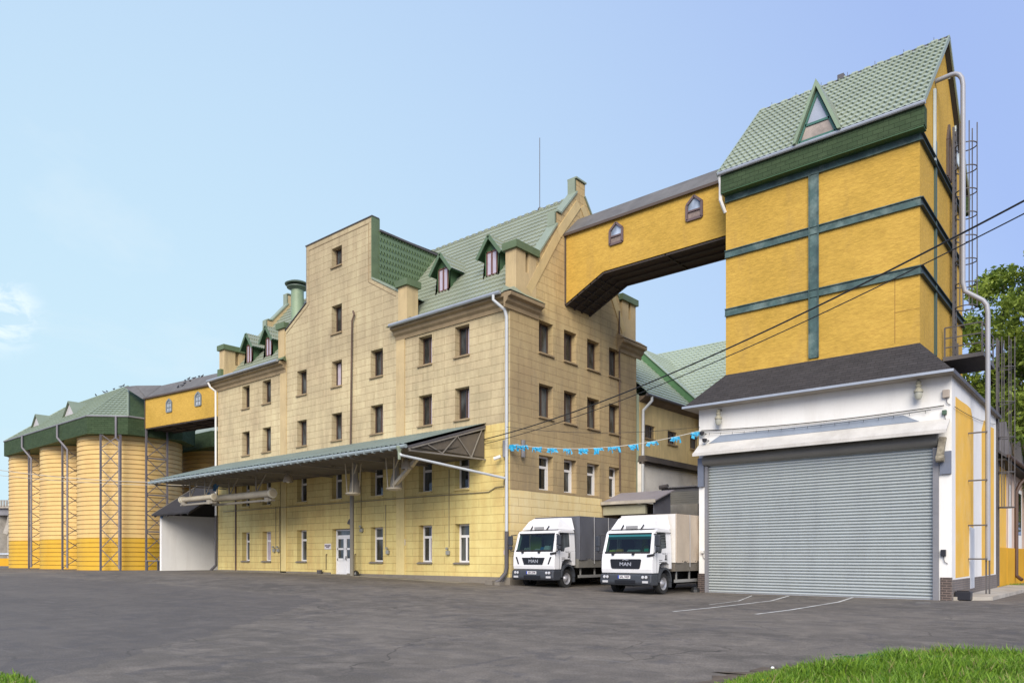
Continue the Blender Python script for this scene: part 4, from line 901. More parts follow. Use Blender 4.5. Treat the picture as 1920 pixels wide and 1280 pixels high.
# shingled fascia and gutter
MB().box(TX0-.03, TX1+.22, TY0-.42, TY0-.05, 15.95, 16.62).build('fascia', SHGX, tw); MB().box(TX1+.22, TX1+.226, TY0-.42, TY0-.05, 15.95, 16.62).build('fascia', SHGY, tw)
MB().box(TX0-.03, TX1+.22, TY1+.05, TY1+.42, 15.95, 16.62).build('fascia', SHGX, tw)
MB().box(TX0-.03, TX1+.2, TY0-.41, TY0, 15.9, 15.945).build('soffit', GDARK, tw)
MB().tube([(TX0-.12, TY0-.5, 16.66), (TX1+.27, TY0-.5, 16.66)], .07, 10).build('gutter', GALV, tw, smooth=True)
MB().tube([(TX0-.09, TY0-.42, 16.6), (TX0-.09, TY0-.3, 16.35), (TX0-.09, TY0-.3, 15.7), (TX0-.03, TY0+.0, 15.3)], .07, 8).build('downpipe', WHITE, tw, smooth=True)
# tower roof
Ls = math.hypot(YR-(TY0-.5), ZR-ze+.05); rx0, rx1 = TX0-.15, TX1+.2
V = Vector((0, YR-(TY0-.47), ZR-ze)).normalized(); Ls = math.hypot(YR-(TY0-.47), ZR-ze)
tiles('tower_roof', TILEP, tw, (rx0, TY0-.47, ze), (1, 0, 0), tuple(V), [(0, 0), (rx1-rx0, 0), (rx1-rx0, Ls), (0, Ls)], lam=.22, row=.42, amp=.024, step=.07, seg=6)
MB().poly([(rx0, YR, ZR), (rx1, YR, ZR), (rx1, TY1+.47, ze), (rx0, TY1+.47, ze)]).build('tower_roof', TILE, tw)
rp_ = []; rr_ = []
for i in range(int((rx1-rx0)/.24)):
    x = rx0+i*.24; k = i % 2; rp_ += [(x, YR, ZR+.02), (x+.2, YR, ZR+.02)]; rr_ += [(.09, .04)[k]]*2
MB().tube(rp_, rr_, 8).build('ridge_cap', TILEP, tw); MB().box(rx0, rx1, YR-.04, YR+.04, ZR-.04, ZR+.05).build('ridge_batten', DSTEEL, tw)
for X in (rx1, rx0):
    MB().beam((X, TY0-.47, ze-.02), (X, YR, ZR-.0), .05, .16).beam((X, TY1+.47, ze-.02), (X, YR, ZR), .05, .16).build('bargeboard', GLITE, tw)
MB().poly([(TX1, YR, ZR-.1), (rx1, YR, ZR-.1), (rx1, TY1+.47, ze-.1), (TX1, TY1+.47, ze-.1)]).build('soffit', pmat('dark_boards', (.05, .045, .04), .9), tw)
for i in range(7): x = rx0+.5+i*1.05; MB().tube([(x, YR, ZR+.05), (x, YR, ZR+.22)], .01, 5).build('ridge_spike', DSTEEL, tw)
v = MB().box(-9.6, -9.35, YR-.1, YR+.15, ZR, ZR+.2).build('roof_vent', DSTEEL, tw)
# A-shaped dormer
da, dk, db_ = (1488, 276), (1529, 152), (1578, 243); yd = TY0-.5
A = atY(*da, yd); K = atY(*dk, yd); B = atY(*db_, yd); A.z = B.z = 16.72; K.x = (A.x+B.x)/2
zback = lambda z: TY0-.47+(z-ze)*(YR-(TY0-.47))/(ZR-ze)
dm = MB()
for E in (A, B):
    s = 1 if E is B else -1
    dm.poly([E, K, Vector((K.x, zback(K.z)+.1, K.z)), Vector((E.x, zback(E.z)+.1, E.z))])
dmo = dm.build('dormer', TILE, tw)
m = MB()
for E in (A, B): m.beam(E+Vector((0, -.02, 0)), K+Vector((0, -.02, 0)), .1, .2, up=(0, 1, 0))
m = MB()
def tri(k0, k1, d0, d1):
    mm = MB(); c = Vector(((A.x+B.x)/2, yd, A.z)); H = K.z-A.z; W = (B.x-A.x)/2
    o = [(c.x-W*k0, A.z), (c.x, A.z+H*k0), (c.x+W*k0, A.z)]; i = [(c.x-W*k1, A.z+.0), (c.x, A.z+H*k1), (c.x+W*k1, A.z)]
    for (p, q_, r, s) in ((o[0], o[1], i[1], i[0]), (o[1], o[2], i[2], i[1])):
        mm.prism([(p[0], yd+d0, p[1]), (q_[0], yd+d0, q_[1]), (r[0], yd+d0, r[1]), (s[0], yd+d0, s[1])], (0, d1-d0, 0))
    return mm, c, H, W
mm, c, H, W = tri(1.0, .87, -.16, .02); mm.build('bargeboard', pmat('pale_bargeboard', (.23, .31, .21), .5), dmo)
mm, c, H, W = tri(.83, .73, -.02, .05); mm.box(c.x-W*.5, c.x+W*.5, yd-.02, yd+.05, c.z+H*.26, c.z+H*.30).box(c.x-W*.75, c.x+W*.75, yd-.02, yd+.05, c.z, c.z+.08)
f = mm.build('window', pmat('teal_frame', (.05, .15, .12), .5), dmo)
k = .74
MB().poly([(c.x-W*(k-.285*1), yd+.02, c.z+H*.285), (c.x, yd+.02, c.z+H*k), (c.x+W*(k-.285), yd+.02, c.z+H*.285)]).build('pane', pmat('sky_pane', (.36, .40, .48), .15, bmp=0), f)
MB().poly([(c.x-W*k, yd+.02, c.z), (c.x+W*k, yd+.02, c.z), (c.x+W*(k-.285), yd+.02, c.z+H*.285), (c.x-W*(k-.285), yd+.02, c.z+H*.285)]).build('pane', pmat('dusty_pane', (.34, .29, .25), .4, var=.3, vs=3, bmp=0), f)
MB().poly([(A.x+.05, yd+.06, A.z), (B.x-.05, yd+.06, A.z), (K.x, yd+.06, K.z-.1)]).build('backing', GDARK, dmo)
# gable features facing right
def gothic(px0, px1, pyb0, pyt, mat, fr_):
    a = atX(px0, pyb0, TX1+.01); b = atX(px1, pyb0, TX1+.01); k = atX((px0+px1)/2, pyt, TX1+.01); z0 = a.z; zp = k.z; y0, y1 = a.y, b.y; ym = (y0+y1)/2
    pts = [(y0, z0), (y1, z0), (y1, zp-.7), (ym, zp), (y0, zp-.7)]; m = MB()
    for i in range(5): p, q = pts[i], pts[(i+1) % 5]; m.beam((TX1+.03, p[0], p[1]), (TX1+.03, q[0], q[1]), .09, .1)
    f = m.build('window', fr_, tw); MB().poly([(TX1+.02, y, z) for y, z in pts]).build('pane', mat, f)
FR2 = pmat('pale_blue_frame', (.45, .52, .54), .5, bmp=0)
gothic(1778, 1785, 146, 100, GLASSB, FR2); gothic(1789, 1797, 300, 222, GLASSB, FR2); gothic(1775, 1781, 330, 236, pmat('pane_brown', (.1, .06, .04), .3), pmat('brown_edge', (.09, .065, .05), .6))
MB().box(TX1+.02, TX1+.1, 30.35, 30.47, b3, 18.4).build('corner_strip', FR2, tw)
# the big exhaust pipe outside the gable
p0 = atX(1770, 192, TX1)
ex = MB().tube([(TX1, 30.75, p0.z), (TX1+.52, 30.75, p0.z+.03), (TX1+.66, 30.76, p0.z+.01), (TX1+.77, 30.77, p0.z-.07), (TX1+.85, 30.79, p0.z-.22), (TX1+.88, 30.8, p0.z-.45), (TX1+.88, 30.8, 11.3), (TX1+.93, 30.82, 11.0), (-4.3, 31.0, 10.6), (-4.18, 31.0, 10.4), (-4.15, 31.0, 10.1), (-4.15, 31.0, 1.35)], .082, 14)
exo = tag(thing('exhaust_pipe', (-4.15, 31.0, 0), 'long pale grey pipe running down the right side of the ochre tower', 'pipe'))
ex.build('pipe', pmat('violet_grey_pipe', (.31, .32, .355), .4, var=.08), exo, smooth=True)
m = MB().beam((-4.2, 31, .1), (-4.2, 31, 1.4), .05).beam((-4.1, 31, .1), (-4.1, 31, 1.4), .05); 
for z in (1.4, 2.6, 4.2, 5.9): m.beam((X1, 30.9, z), (-4.15, 30.9, z), .04, .05)
m.build('pipe_bracket', DSTEEL, exo)
# caged ladders, platform
def cage(cx, cy, z0, z1, r, zc0, lab, side, hoops):
    t = thing('caged_ladder', (cx, cy, z0), lab, 'ladder', 'caged ladders'); m = MB(); 
    for s in (-.2, .2): m.beam((cx, cy+s, z0), (cx, cy+s, z1), .075, .075)
    m.build('rail', DSTEEL, t); m = MB(); z = z0+.2
    while z < z1: m.tube([(cx, cy-.2, z), (cx, cy+.2, z)], .02, 5); z += .3
    m.build('rungs', DSTEEL, t); m = MB(); z = zc0
    while z <= z1+.01:
        m.tube([(cx+r+r*math.sin(q)-r*.1 if False else cx+.02+r*(1+math.sin(q)), cy+.38*math.cos(q), z) for q in [(-90+i*20)*math.pi/180+0 for i in range(19)]], .024, 5, caps=False); z += hoops
    for q in (-25, 25, 90, 155, 205):
        a = R(q); m.beam((cx+.02+r*(1+math.sin(a)), cy+.38*math.cos(a), zc0), (cx+.02+r*(1+math.sin(a)), cy+.38*math.cos(a), z1), .035, .035)
    m.build('cage', DSTEEL, t); return t
cage(TX1+.15, 33.6, 8.95, 18.3, .37, 11.2, 'dark caged ladder climbing the right side of the ochre tower', 1, .9)
cage(-4.75, 38.2, .2, 10.9, .3, 3.6, 'lower caged ladder standing against the white gatehouse side in front of the trees', 1, 1.5)
pl = thing('steel_platform', (-5.0, 33.2, 8.85), 'dark steel platform with railing at the foot of the tower ladder', 'platform')
box('deck', DSTEEL, pl, TX1+.05, -4.4, 31.9, 34.6, 8.85, 9.0)
m = MB()
for x, y in ((TX1+.1, 31.95), (-4.45, 31.95), (-4.45, 34.55), (TX1+.1, 34.55), (-4.45, 33.2)): m.beam((x, y, 9), (x, y, 10.1), .05)
for z in (9.35, 9.7, 10.1): m.beam((TX1+.1, 31.95, z), (-4.45, 31.95, z), .04); m.beam((-4.45, 31.95, z), (-4.45, 34.55, z), .04)
m.build('railing', DSTEEL, pl)
# lamps and little boxes on the gatehouse
def globe(px, py, lab):
    p = atY(px, py, Y0-.25); t = thing('wall_lantern', p, lab, 'lamp', 'jar lamps on the gatehouse')
    MB().tube([(p.x, Y0, p.z+.42), (p.x, p.y, p.z+.42), (p.x, p.y, p.z+.36)], .04, 8).build('arm', DSTEEL, t)
    MB().lathe([(.05, .42), (.09, .34), (.06, .3), (.1, .24), (.07, .18), (.145, .08), (.145, .03)], p, 14).build('cap', pmat('lamp_cream', (.34, .325, .25), .5), t, smooth=True)
    MB().lathe([(.12, .03), (.125, -.08), (.09, -.19), (0, -.22)], p, 14).build('globe', pmat('lamp_glass', (.38, .38, .32), .15), t, smooth=True)
globe(1347, 787, 'cream jar lamp under the skirt roof at the gatehouse left end'); globe(1722, 737, 'cream jar lamp under the skirt roof near the gatehouse right corner')
def smallbox(px, py, w, h, nm, lab, cat, mat, wallY=Y0):
    p = atY(px, py, wallY-.05); t = thing(nm, p, lab, cat)
    MB().box(p.x-w/2, p.x+w/2, wallY-.12, wallY-.002, p.z-h/2, p.z+h/2).build('case', mat, t, bevel=.015)
    MB().tube([(p.x, wallY-.06, p.z-h/2), (p.x+.03, wallY-.05, p.z-h/2-.18), (p.x+.12, wallY-.03, p.z-h/2-.25)], .012, 5).build('wire', DSTEEL, t); return t
smallbox(1774, 738, .2, .26, 'siren_box', 'beige siren box high on the gatehouse right corner', 'siren', pmat('siren_beige', (.42, .36, .3), .5))
smallbox(1771, 773, .13, .15, 'junction_box', 'small dark green junction box below the beige siren box', 'box', pmat('green_box', (.06, .11, .07), .5))
smallbox(1769, 1036, .15, .22, 'shutter_switch', 'black control box right of the roller shutter', 'switch', pmat('black_box', (.02, .02, .025), .4))
smallbox(1317.5, 1034, .12, .12, 'wall_button', 'white button plate on the pillar left of the roller shutter', 'switch', pmat('button_white', (.65, .65, .62), .5))
for px, py, lab in ((1316, 812, 'upper black floodlight at the left corner of the gatehouse'), (1321, 825, 'lower black floodlight at the left corner of the gatehouse')):
    p = atY(px, py, Y0-.2); t = thing('floodlight', p, lab, 'lamp', 'floodlights on the gatehouse'); MB().lathe([(.0, -.1), (.08, -.06), (.1, .06), (0, .08)], p, 12).build('housing', pmat('black_box', (.02, .02, .025), .4), t); MB().tube([p, (p.x+.1, Y0, p.z)], .02, 6).build('arm', DSTEEL, t)
p = atX(1795, 1112, X1+.3); tag(MB().box(X1+.05, X1+.5, 28.1, 28.5, .06, .34).box(X1+.1, X1+.45, 28.15, 28.45, .34, .37).build('rodent_box', pmat('black_box', (.02, .02, .025), .4), bevel=.02), 'black box on the ground at the gatehouse right corner', 'box')
p = atZ(1306, 1105, .06); tag(MB().lathe([(.2, 0), (.19, .12), (.1, .22), (0, .24)], (X0-.1, Y0-.15, .03), 9).build('corner_stone', pmat('black_rubber', (.02, .02, .02), .3)), 'dark lump of stone at the gatehouse left corner', 'stone')

# ================================================================ WING BEHIND THE TRUCKS
wg = thing('rear_wing', (-24, 40, .2), 'yellow rendered wing with barred windows and pale green roof behind the parked trucks', 'building')
WX = -21.2; wy0 = YB+.02; wz = 10.35
OLDY = pmat('old_yellow_render', (.72, .56, .27), .9, var=.12, dirt=(.34, .26, .15), dirta=.4, streak=1, ds=.7, spec=.2)  # colour lightened to offset the sun this wall is cut off from
wh = []
for a, b, za, zb in ((1209.5, 1228, 795, 825), (1252, 1269, 806.5, 836), (1294, 1309, 816, 845)):
    p = atX(a, za, WX); q_ = atX(b, zb, WX); r = atX(a, zb-5, WX); wh.append((p.y, q_.y, r.z, p.z))
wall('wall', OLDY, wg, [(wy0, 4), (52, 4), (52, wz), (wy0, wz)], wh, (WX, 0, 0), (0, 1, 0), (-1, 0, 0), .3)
for h_ in wh:
    f = window(wg, (WX, 0, 0), (0, 1, 0), (-1, 0, 0), h_[0], h_[1], h_[2], h_[3], 'brown', .28, CORN)
    m = MB()
    for k in range(1, 6): y = h_[0]+(h_[1]-h_[0])*k/6; m.beam((WX-.03, y, h_[2]), (WX-.03, y, h_[3]), .025)
    m.build('bars', DSTEEL, f)
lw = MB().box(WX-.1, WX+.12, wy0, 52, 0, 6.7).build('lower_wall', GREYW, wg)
MB().box(WX-.1, WX+.5, wy0, 52, 6.72, 6.8).box(WX-.05, WX+.4, wy0, 52, 6.8, 7.05).box(WX, WX+.3, wy0, 52, 6.6, 6.72).build('cornice', pmat('slate_edge', (.1, .085, .075), .7, var=.3), wg)
MB().prism([(WX, wy0, wz-.3), (WX+.25, wy0, wz-.15), (WX+.42, wy0, wz), (WX, wy0, wz)], (0, 16, 0)).build('eave_moulding', pmat('eave_brown', (.16, .12, .085), .8, var=.3), wg)
MB().tube([(WX+.5, wy0, wz+.03), (WX+.5, 52, wz+.03)], .09, 8).build('gutter', DSTEEL, wg, smooth=True)
MB().tube([(WX+.5, 36.4, wz), (WX+.5, 36.4, wz-.25), (WX+.2, 35.98, wz-.8), (WX+.18, 35.95, 4.6)], .085, 10).build('downpipe', pmat('pale_grey_pipe', (.52, .55, .57), .45, var=.1), wg, smooth=True)
rl = math.hypot(5.7, 5.5)
PALE = pmat('pale_green_tile', (.34, .40, .31), .5, var=.06, fine=.03, bmp=0)
tiles('roof', PALE, wg, (WX+.45, 52, wz+.05), (0, -1, 0), (-5.7, 0, 5.5), [(0, 0), (52-wy0-.4, 0), (52-wy0-.4, rl), (0, rl)], lam=.35, row=.4)
MB().poly([(WX-5.2, wy0, wz+5.5), (WX-5.2, 52, wz+5.5), (-32, 52, wz), (-32, wy0, wz)]).poly([(WX, wy0+.1, wz), (WX-5.2, wy0+.1, wz+5.5), (-32, wy0+.1, wz), (-32, wy0+.1, 0), (WX, wy0+.1, 0)]).build('roof', PALE, wg)
MB().prism([(WX+.6, 42.0, wz-.05), (WX-5.3, 42.0, wz+5.65), (WX-5.3, 42.0, wz+6.2), (WX+.6, 42.0, wz+.5)], (0, .3, 0)).build('fire_parapet', pmat('mid_green_sheet', (.09, .2, .09), .5), wg)
MB().prism([(WX+.65, 41.9, wz+.5), (WX-5.3, 41.9, wz+6.2), (WX-5.3, 42.5, wz+6.2), (WX+.65, 42.5, wz+.5)], (0, 0, .05)).build('coping', PALE, wg)
hl = thing('rear_hall', (-14, 50, .2), 'large hall roof of pale green tiles far behind between mill and tower', 'building')
rh_ = math.hypot(7.5, 6.4)
tiles('roof', PALE, hl, (-30, 42.6, 10.4), (1, 0, 0), (0, 7.5, 6.4), [(0, 0), (20, 0), (20, rh_), (0, rh_)], lam=.35, row=.4)
MB().poly([(-30, 50.1, 16.8), (-10, 50.1, 16.8), (-10, 57.6, 10.4), (-30, 57.6, 10.4)]).build('roof', PALE, hl)
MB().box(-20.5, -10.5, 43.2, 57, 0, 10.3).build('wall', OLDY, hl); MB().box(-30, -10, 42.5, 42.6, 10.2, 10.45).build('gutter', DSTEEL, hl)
# gate structure between wing and gatehouse
gt = thing('loading_gate', (-17, 36.5, 0), 'dark loading bay with a half-raised grey roller door behind the second truck', 'loading bay')
MB().box(-20.0, -14.0, 36.5, 36.7, 5.0, 5.2).box(-20.05, -13.9, 36.3, 36.9, 5.2, 5.26).build('lintel', GSTEEL, gt)
m = MB(); z = 4.3
while z < 5.0: m.box(-19.8, -13.9, 36.52, 36.55, z, z+.09).box(-19.8, -13.9, 36.545, 36.56, z+.09, z+.12); z += .12
m.build('roller_door', pmat('shutter_old', (.27, .27, .25), .5, metal=.3), gt)
MB().box(-20.1, -19.85, 36.4, 36.75, 0, 5.2).build('jamb', GSTEEL, gt); MB().box(-14.1, -13.85, 36.4, 36.75, 0, 5.2).build('jamb', GSTEEL, gt); MB().box(-20.2, -13.8, 41, 41.1, 0, 5.3).box(-20.1, -13.9, 36.75, 41, 5.02, 5.1).build('back_wall', BLACK, gt)  # black back and ceiling sheets stand in for the bay's unlit depth
p = atY(1246, 913, 36.3); MB().tube([(p.x-.3, 36.3, p.z), (p.x+.2, 36.3, p.z+.05)], .12, 8).build('winch', DSTEEL, gt)
aw = thing('yard_awning', (-19.5, 33, 3.8), 'low grey awning with a cream front beam at the mill gable behind the grey truck', 'awning')
MB().box(XR+.02, -18.85, 32.5, 32.7, 3.62, 4.08).build('front_beam', pmat('olive_cream_beam', (.34, .33, .24), .6), aw)
MB().prism([(XR+.02, 32.3, 4.2), (XR+.02, 34.2, 4.83), (XR+.02, 34.2, 4.88), (XR+.02, 32.3, 4.26)], (3.2, 0, 0)).build('roof_sheet', pmat('grey_violet_sheet', (.27, .25, .27), .6), aw)
MB().box(XR+.02, -18.17, 32.26, 32.31, 4.14, 4.3).build('edge_trim', CONL, aw); MB().box(XR+.02, -18.9, 32.7, 34.2, 4.1, 4.14).box(XR+.02, -18.3, 32.5, 32.55, 4.14, 4.2).build('soffit', SOFFIT, aw)
MB().prism([(-18.4, 32.5, 3.6), (-18.4, 34.2, 3.6), (-18.4, 34.2, 4.78), (-18.4, 32.5, 4.22)], (.03, 0, 0)).build('side_panel', pmat('slate_panel', (.16, .165, .2), .5), aw); MB().box(XR+.02, -18.4, 34.1, 34.2, 2.6, 4.1).build('back_wall', DSTEEL, aw)
# ================================================================ RIGHT SIDE: annex, house
an = thing('side_annex', (-4, 41, 0), 'low yellow and pink annex with white window surrounds beyond the gatehouse', 'building')
AX = -4.95
MB().box(X1-5, AX, Y1+.03, 42.6, 0, 5.75).build('wall', YPAINT, an); MB().box(X1-5, AX+.03, Y1+.03, 42.6, 0, 1.9).build('base_band', YBAND, an)
MB().box(X1-5, AX+.01, 42.6, 64, 0, 5.75).build('wall', PINK, an); MB().box(X1-5, AX+.04, 42.6, 64, 0, 1.9).build('base_band', YBAND, an)
MB().box(AX, AX+.03, 43.3, 44.3, 1.9, 5.0).build('window_surround', WHITE, an); MB().box(AX, AX+.03, 46.6, 48.4, 1.9, 5.0).build('window_surround', WHITE, an)
MB().box(AX+.03, AX+.035, 46.9, 48.1, 2.6, 4.8).build('window', GLASS, an)
SLATE = pmat('grey_slate', (.11, .105, .115), .8, var=.2)
MB().prism([(-4.4, Y1+.4, 5.72), (-9.5, Y1+.4, 10.0), (-9.5, Y1+.4, 10.1), (-4.4, Y1+.4, 5.84)], (0, 26, 0)).build('roof', SLATE, an)
MB().box(-5.0, -4.42, Y1+.4, 64, 5.62, 5.7).build('soffit', pmat('dark_boards', (.05, .045, .04), .9), an)
MB().tube([(-4.33, Y1+.4, 5.8), (-4.33, 64, 5.8)], .08, 8).build('gutter', pmat('brown_gutter', (.09, .05, .035), .5), an)
MB().tube([(-4.33, 46.0, 5.7), (-4.7, 45.6, 5.2), (-4.85, 45.5, 4.8), (-4.85, 45.5, .5), (-4.6, 45.3, .3)], .09, 8).build('downpipe', pmat('brown_gutter', (.09, .05, .035), .5), an, smooth=True)
for yy in (44.2, 49.5): MB().poly([(-5.0, yy, 6.35), (-5.0, yy+1.2, 6.35), (-5.2, yy+.6, 8.3)]).poly([(-5.0, yy, 6.35), (-5.2, yy+.6, 8.3), (-7.4, yy+.6, 8.3)]).poly([(-5.0, yy+1.2, 6.35), (-5.2, yy+.6, 8.3), (-7.4, yy+.6, 8.3)]).build('dormer', SLATE, an)
pp = tag(thing('gas_pipe', (AX+.12, 38.6, 0), 'thin ochre gas pipes bending over on the yellow annex wall', 'pipe'))
MB().tube([(AX+.1, 38.3, .3), (AX+.1, 38.3, 4.9), (AX+.1, 38.0, 5.15), (AX+.1, 37.7, 5.15)], .035, 8).tube([(AX+.1, 39.3, .3), (AX+.1, 39.3, 2.8)], .04, 8).build('pipe', pmat('ochre_pipe', (.5, .3, .06), .5), pp, smooth=True)
MB().box(AX+.05, AX+.16, 38.2, 38.4, .1, .9).build('valve_box', DSTEEL, pp)
# far left viaduct and what stands by it
vd = thing('road_viaduct', (-170, 40, 0), 'grey concrete viaduct with a white railing at the far left edge', 'bridge')
def farp(px, py, t): return atT(px, py, t)
vt = 120.0
def fpt(px, py): return farp(px, py, vt)
l_, r_2 = fpt(-60, 938), fpt(60, 938); d_ = (r_2-l_).normalized(); nrm = Vector((-d_.y, d_.x, 0))
def strip(z0, z1, dep, nm, mat, off=0):
    a = Vector((l_.x, l_.y, z0))+nrm*off; b = Vector((r_2.x, r_2.y, z0))+nrm*off
    MB().prism([a, b, b+Vector((0, 0, z1-z0)), a+Vector((0, 0, z1-z0))], nrm*dep).build(nm, mat, vd)
zz = lambda py: HC+(HY-py)*vt/F
strip(zz(952), zz(947), 8, 'deck', CONL); strip(zz(965), zz(952), 1, 'girder', GSTEEL, .5)
strip(zz(938.5), zz(937), .3, 'railing', CONL); m = MB()
for k in range(24): a = l_+d_*(k*(r_2-l_).length/23); m.box(a.x-.12, a.x+.12, a.y-.12, a.y+.12, zz(948), zz(937))
m.build('railing', CONL, vd)
for px in (-30, 2, 40): a = fpt(px, 960); MB().box(a.x-.6, a.x+.6, a.y+1, a.y+4, 0, zz(953)).build('pier', CONL, vd)
a = fpt(5, 1000); b = fpt(14, 972); MB().beam(a+nrm*1, b+nrm*1, .8).build('brace', CONL, vd)
MB().prism([l_+Vector((0, 0, zz(1010)-l_.z))+nrm*6, r_2+Vector((0, 0, zz(1010)-r_2.z))+nrm*6, r_2+Vector((0, 0, -r_2.z))+nrm*2, l_+Vector((0, 0, -l_.z))+nrm*2], nrm*.5).build('abutment', CONC, vd)
gw = tag(thing('yard_wall', atT(0, 1060, 85), 'low yellow wall with a pipe on top beyond the silos at the far left', 'wall'))
a = atT(-60, 1062, 85); b = atT(24, 1062, 85); a.z = b.z = 0; MB().prism([a, b, b+Vector((0, 0, 1.25)), a+Vector((0, 0, 1.25))], (0, .4, 0)).build('panel', YBAND, gw)
MB().tube([a+Vector((0, 0, 1.7)), b+Vector((0, 0, 1.7))], .16, 8).build('pipe', GALV, gw)
# ================================================================ TRUCKS
CABW = pmat('truck_white', (.80, .80, .81), .25, var=.02, fine=.02, bmp=0, obj=True, dirt=(.5, .48, .44), dirta=.3, ds=1.2)
BUMP = pmat('bumper_slate', (.045, .05, .06), .5, var=.15, obj=True)
TYRE = pmat('tyre_rubber', (.02, .02, .02), .8, obj=True); RIM = pmat('wheel_rim', (.38, .38, .4), .4, metal=.5, obj=True)
LENS = pmat('headlight_lens', (.75, .75, .76), .12, metal=.3, bmp=0, obj=True)
def clear_glass(name, tint, amt):
    m = bpy.data.materials.new(name); m.use_nodes = True; nt = m.node_tree; nt.nodes.clear()
    o = nt.nodes.new('ShaderNodeOutputMaterial'); mx = nt.nodes.new('ShaderNodeMixShader'); t = nt.nodes.new('ShaderNodeBsdfTransparent'); g = nt.nodes.new('ShaderNodeBsdfGlossy')
    t.inputs[0].default_value = c4(tint); g.inputs['Roughness'].default_value = .03; g.inputs[0].default_value = (.9, .95, 1, 1)
    mx.inputs[0].default_value = amt; nt.links.new(t.outputs[0], mx.inputs[1]); nt.links.new(g.outputs[0], mx.inputs[2]); nt.links.new(mx.outputs[0], o.inputs[0]); return m
WGL = clear_glass('windscreen_glass', (.26, .36, .32), .045); WGT = clear_glass('windscreen_tint', (.06, .28, .30), .16)
def truck(loc, label, tarp, side, plate, grille, items, spoil_z):
    t = thing('parked_truck', (0, 0, 0), label, 'truck', 'parked lorries'); W = 1.12
    # shell: lower body, roof, pillars, back wall
    lo = [(0.0, .80), (-.03, .95), (-.02, 1.3), (.03, 1.56), (1.5, 1.56), (1.5, .95), (1.34, .95), (1.27, 1.12), (1.1, 1.22), (.75, 1.22), (.55, 1.1), (.46, .80)]
    m = MB().prism([(-W, y, z) for y, z in lo], (2*W, 0, 0))
    ro = [(.25, 2.33), (.32, 2.42), (.5, 2.48), (1.42, 2.5), (1.5, 2.4), (1.5, 2.33)]
    m.prism([(-W+.05, y, z) for y, z in ro], (2*W-.1, 0, 0))
    for s in (-1, 1):
        a = s*W; b = s*(W-.13)
        m.prism([(a, .03, 1.55), (b, .03, 1.55), (b, .23, 1.55), (a, .23, 1.55)], (-s*.05, .22, .8))
        m.prism([(a, 1.08, 1.55), (b+.0, 1.08, 1.55), (b, 1.5, 1.55), (a, 1.5, 1.55)], (-s*.05, 0, .8))
        m.prism([(a, .23, 1.55), (b, .23, 1.55), (b, .45, 1.55), (a, .45, 1.55)], (0, 0, .06))
    m.box(-W+.05, W-.05, 1.42, 1.49, 1.5, 2.35)
    cab = m.build('cab', CABW, t, bevel=.025)
    # seams and door details
    m = MB()
    for s in (-1, 1):
        X = s*(W+.002)
        for a, b in (((.33, .82), (.33, 1.55)), ((1.13, 1.25), (1.13, 1.55)), ((.33, 1.56), (.52, 2.3))): m.beam((X, a[0], a[1]), (X, b[0], b[1]), .006, .012)
        m.box(min(X, X-s*.03), max(X, X-s*.03), 0.35, 1.45, 2.335, 2.36)
        m.box(min(X, X+s*.01), max(X, X+s*.01), .98, 1.06, 1.3, 1.5)
        m.tube([(s*(W+.01), .92, 1.33), (s*(W+.05), 1.0, 1.33), (s*(W+.01), 1.08, 1.33)], .015, 6)
        for k in range(3): m.box(min(X, X+s*.004), max(X, X+s*.004), .5, .74-.04*k, 1.28-k*.07, 1.30-k*.07)
    m.build('door_trim', BLACK if False else pmat('black_trim', (.02, .02, .022), .5, obj=True), cab)
    textmesh('lettering', 'TGL 8.180', .07, pmat('grey_letters', (.2, .2, .22), .5, obj=True), t, (W+.004, .9, 1.6-.06), (0, 1, 0), (0, 0, 1), depth=.002)
    # windows
    ws = MB().poly([(-W+.13, .05, 1.57), (W-.13, .05, 1.57), (W-.17, .255, 2.33), (-W+.17, .255, 2.33)])
    wo = ws.build('windscreen', WGL, t)
    if items == 2: MB().poly([(-W+.16, .195, 2.1), (W-.16, .195, 2.1), (W-.17, .25, 2.32), (-W+.17, .25, 2.32)]).build('sun_strip', pmat('teal_sun_strip', (.03, .17, .18), .15, obj=True, bmp=0), wo)
    for s in (-1, 1):
        MB().poly([(s*(W-.01), .28, 1.6), (s*(W-.01), .7, 1.6), (s*(W-.01), .74, 1.72), (s*(W-.01), 1.08, 1.76), (s*(W-.045), 1.08, 2.32), (s*(W-.045), .44, 2.32)]).build('side_window', GLASS, t)
        MB().prism([(s*(W-.02), .7, 1.56), (s*(W-.02), 1.08, 1.56), (s*(W-.02), 1.08, 1.76), (s*(W-.02), .74, 1.72)], (s*.015, 0, 0)).build('door_panel', CABW, t)
    # black frame round screen
    MB().beam((-W+.13, .03, 1.59), (W-.13, .03, 1.59), .03, .07).beam((-W+.16, .245, 2.31), (W-.16, .245, 2.31), .03, .06).build('seal', pmat('black_trim', (.02, .02, .022), .5, obj=True), wo)
    # interior
    it = MB().box(-W+.1, W-.1, .25, .5, 1.5, 1.63)
    for x in (-.55, .55): it.box(x-.25, x+.25, .95, 1.1, 1.4, 2.1); it.box(x-.14, x+.14, .97, 1.07, 2.1, 2.28)
    it.build('interior', pmat('cab_dark', (.025, .025, .028), .8, obj=True), t); MB().tube([(.55+.2*math.cos(R(a)), .62-.06*math.sin(R(a)), 1.72+.18*math.sin(R(a))) for a in range(0, 361, 24)], .015, 6).build('steering_wheel', pmat('cab_dark', (.025, .025, .028), .8, obj=True), t)
    def dash(x, w, z0, h, col, nm, d=.12): MB().prism([(x, .2, z0), (x+w, .2, z0), (x+w*.9, .24, z0+h), (x+w*.15, .24, z0+h)], (0, d, 0)).build(nm, pmat('dash_'+nm, col, .6, obj=True, bmp=0), t)
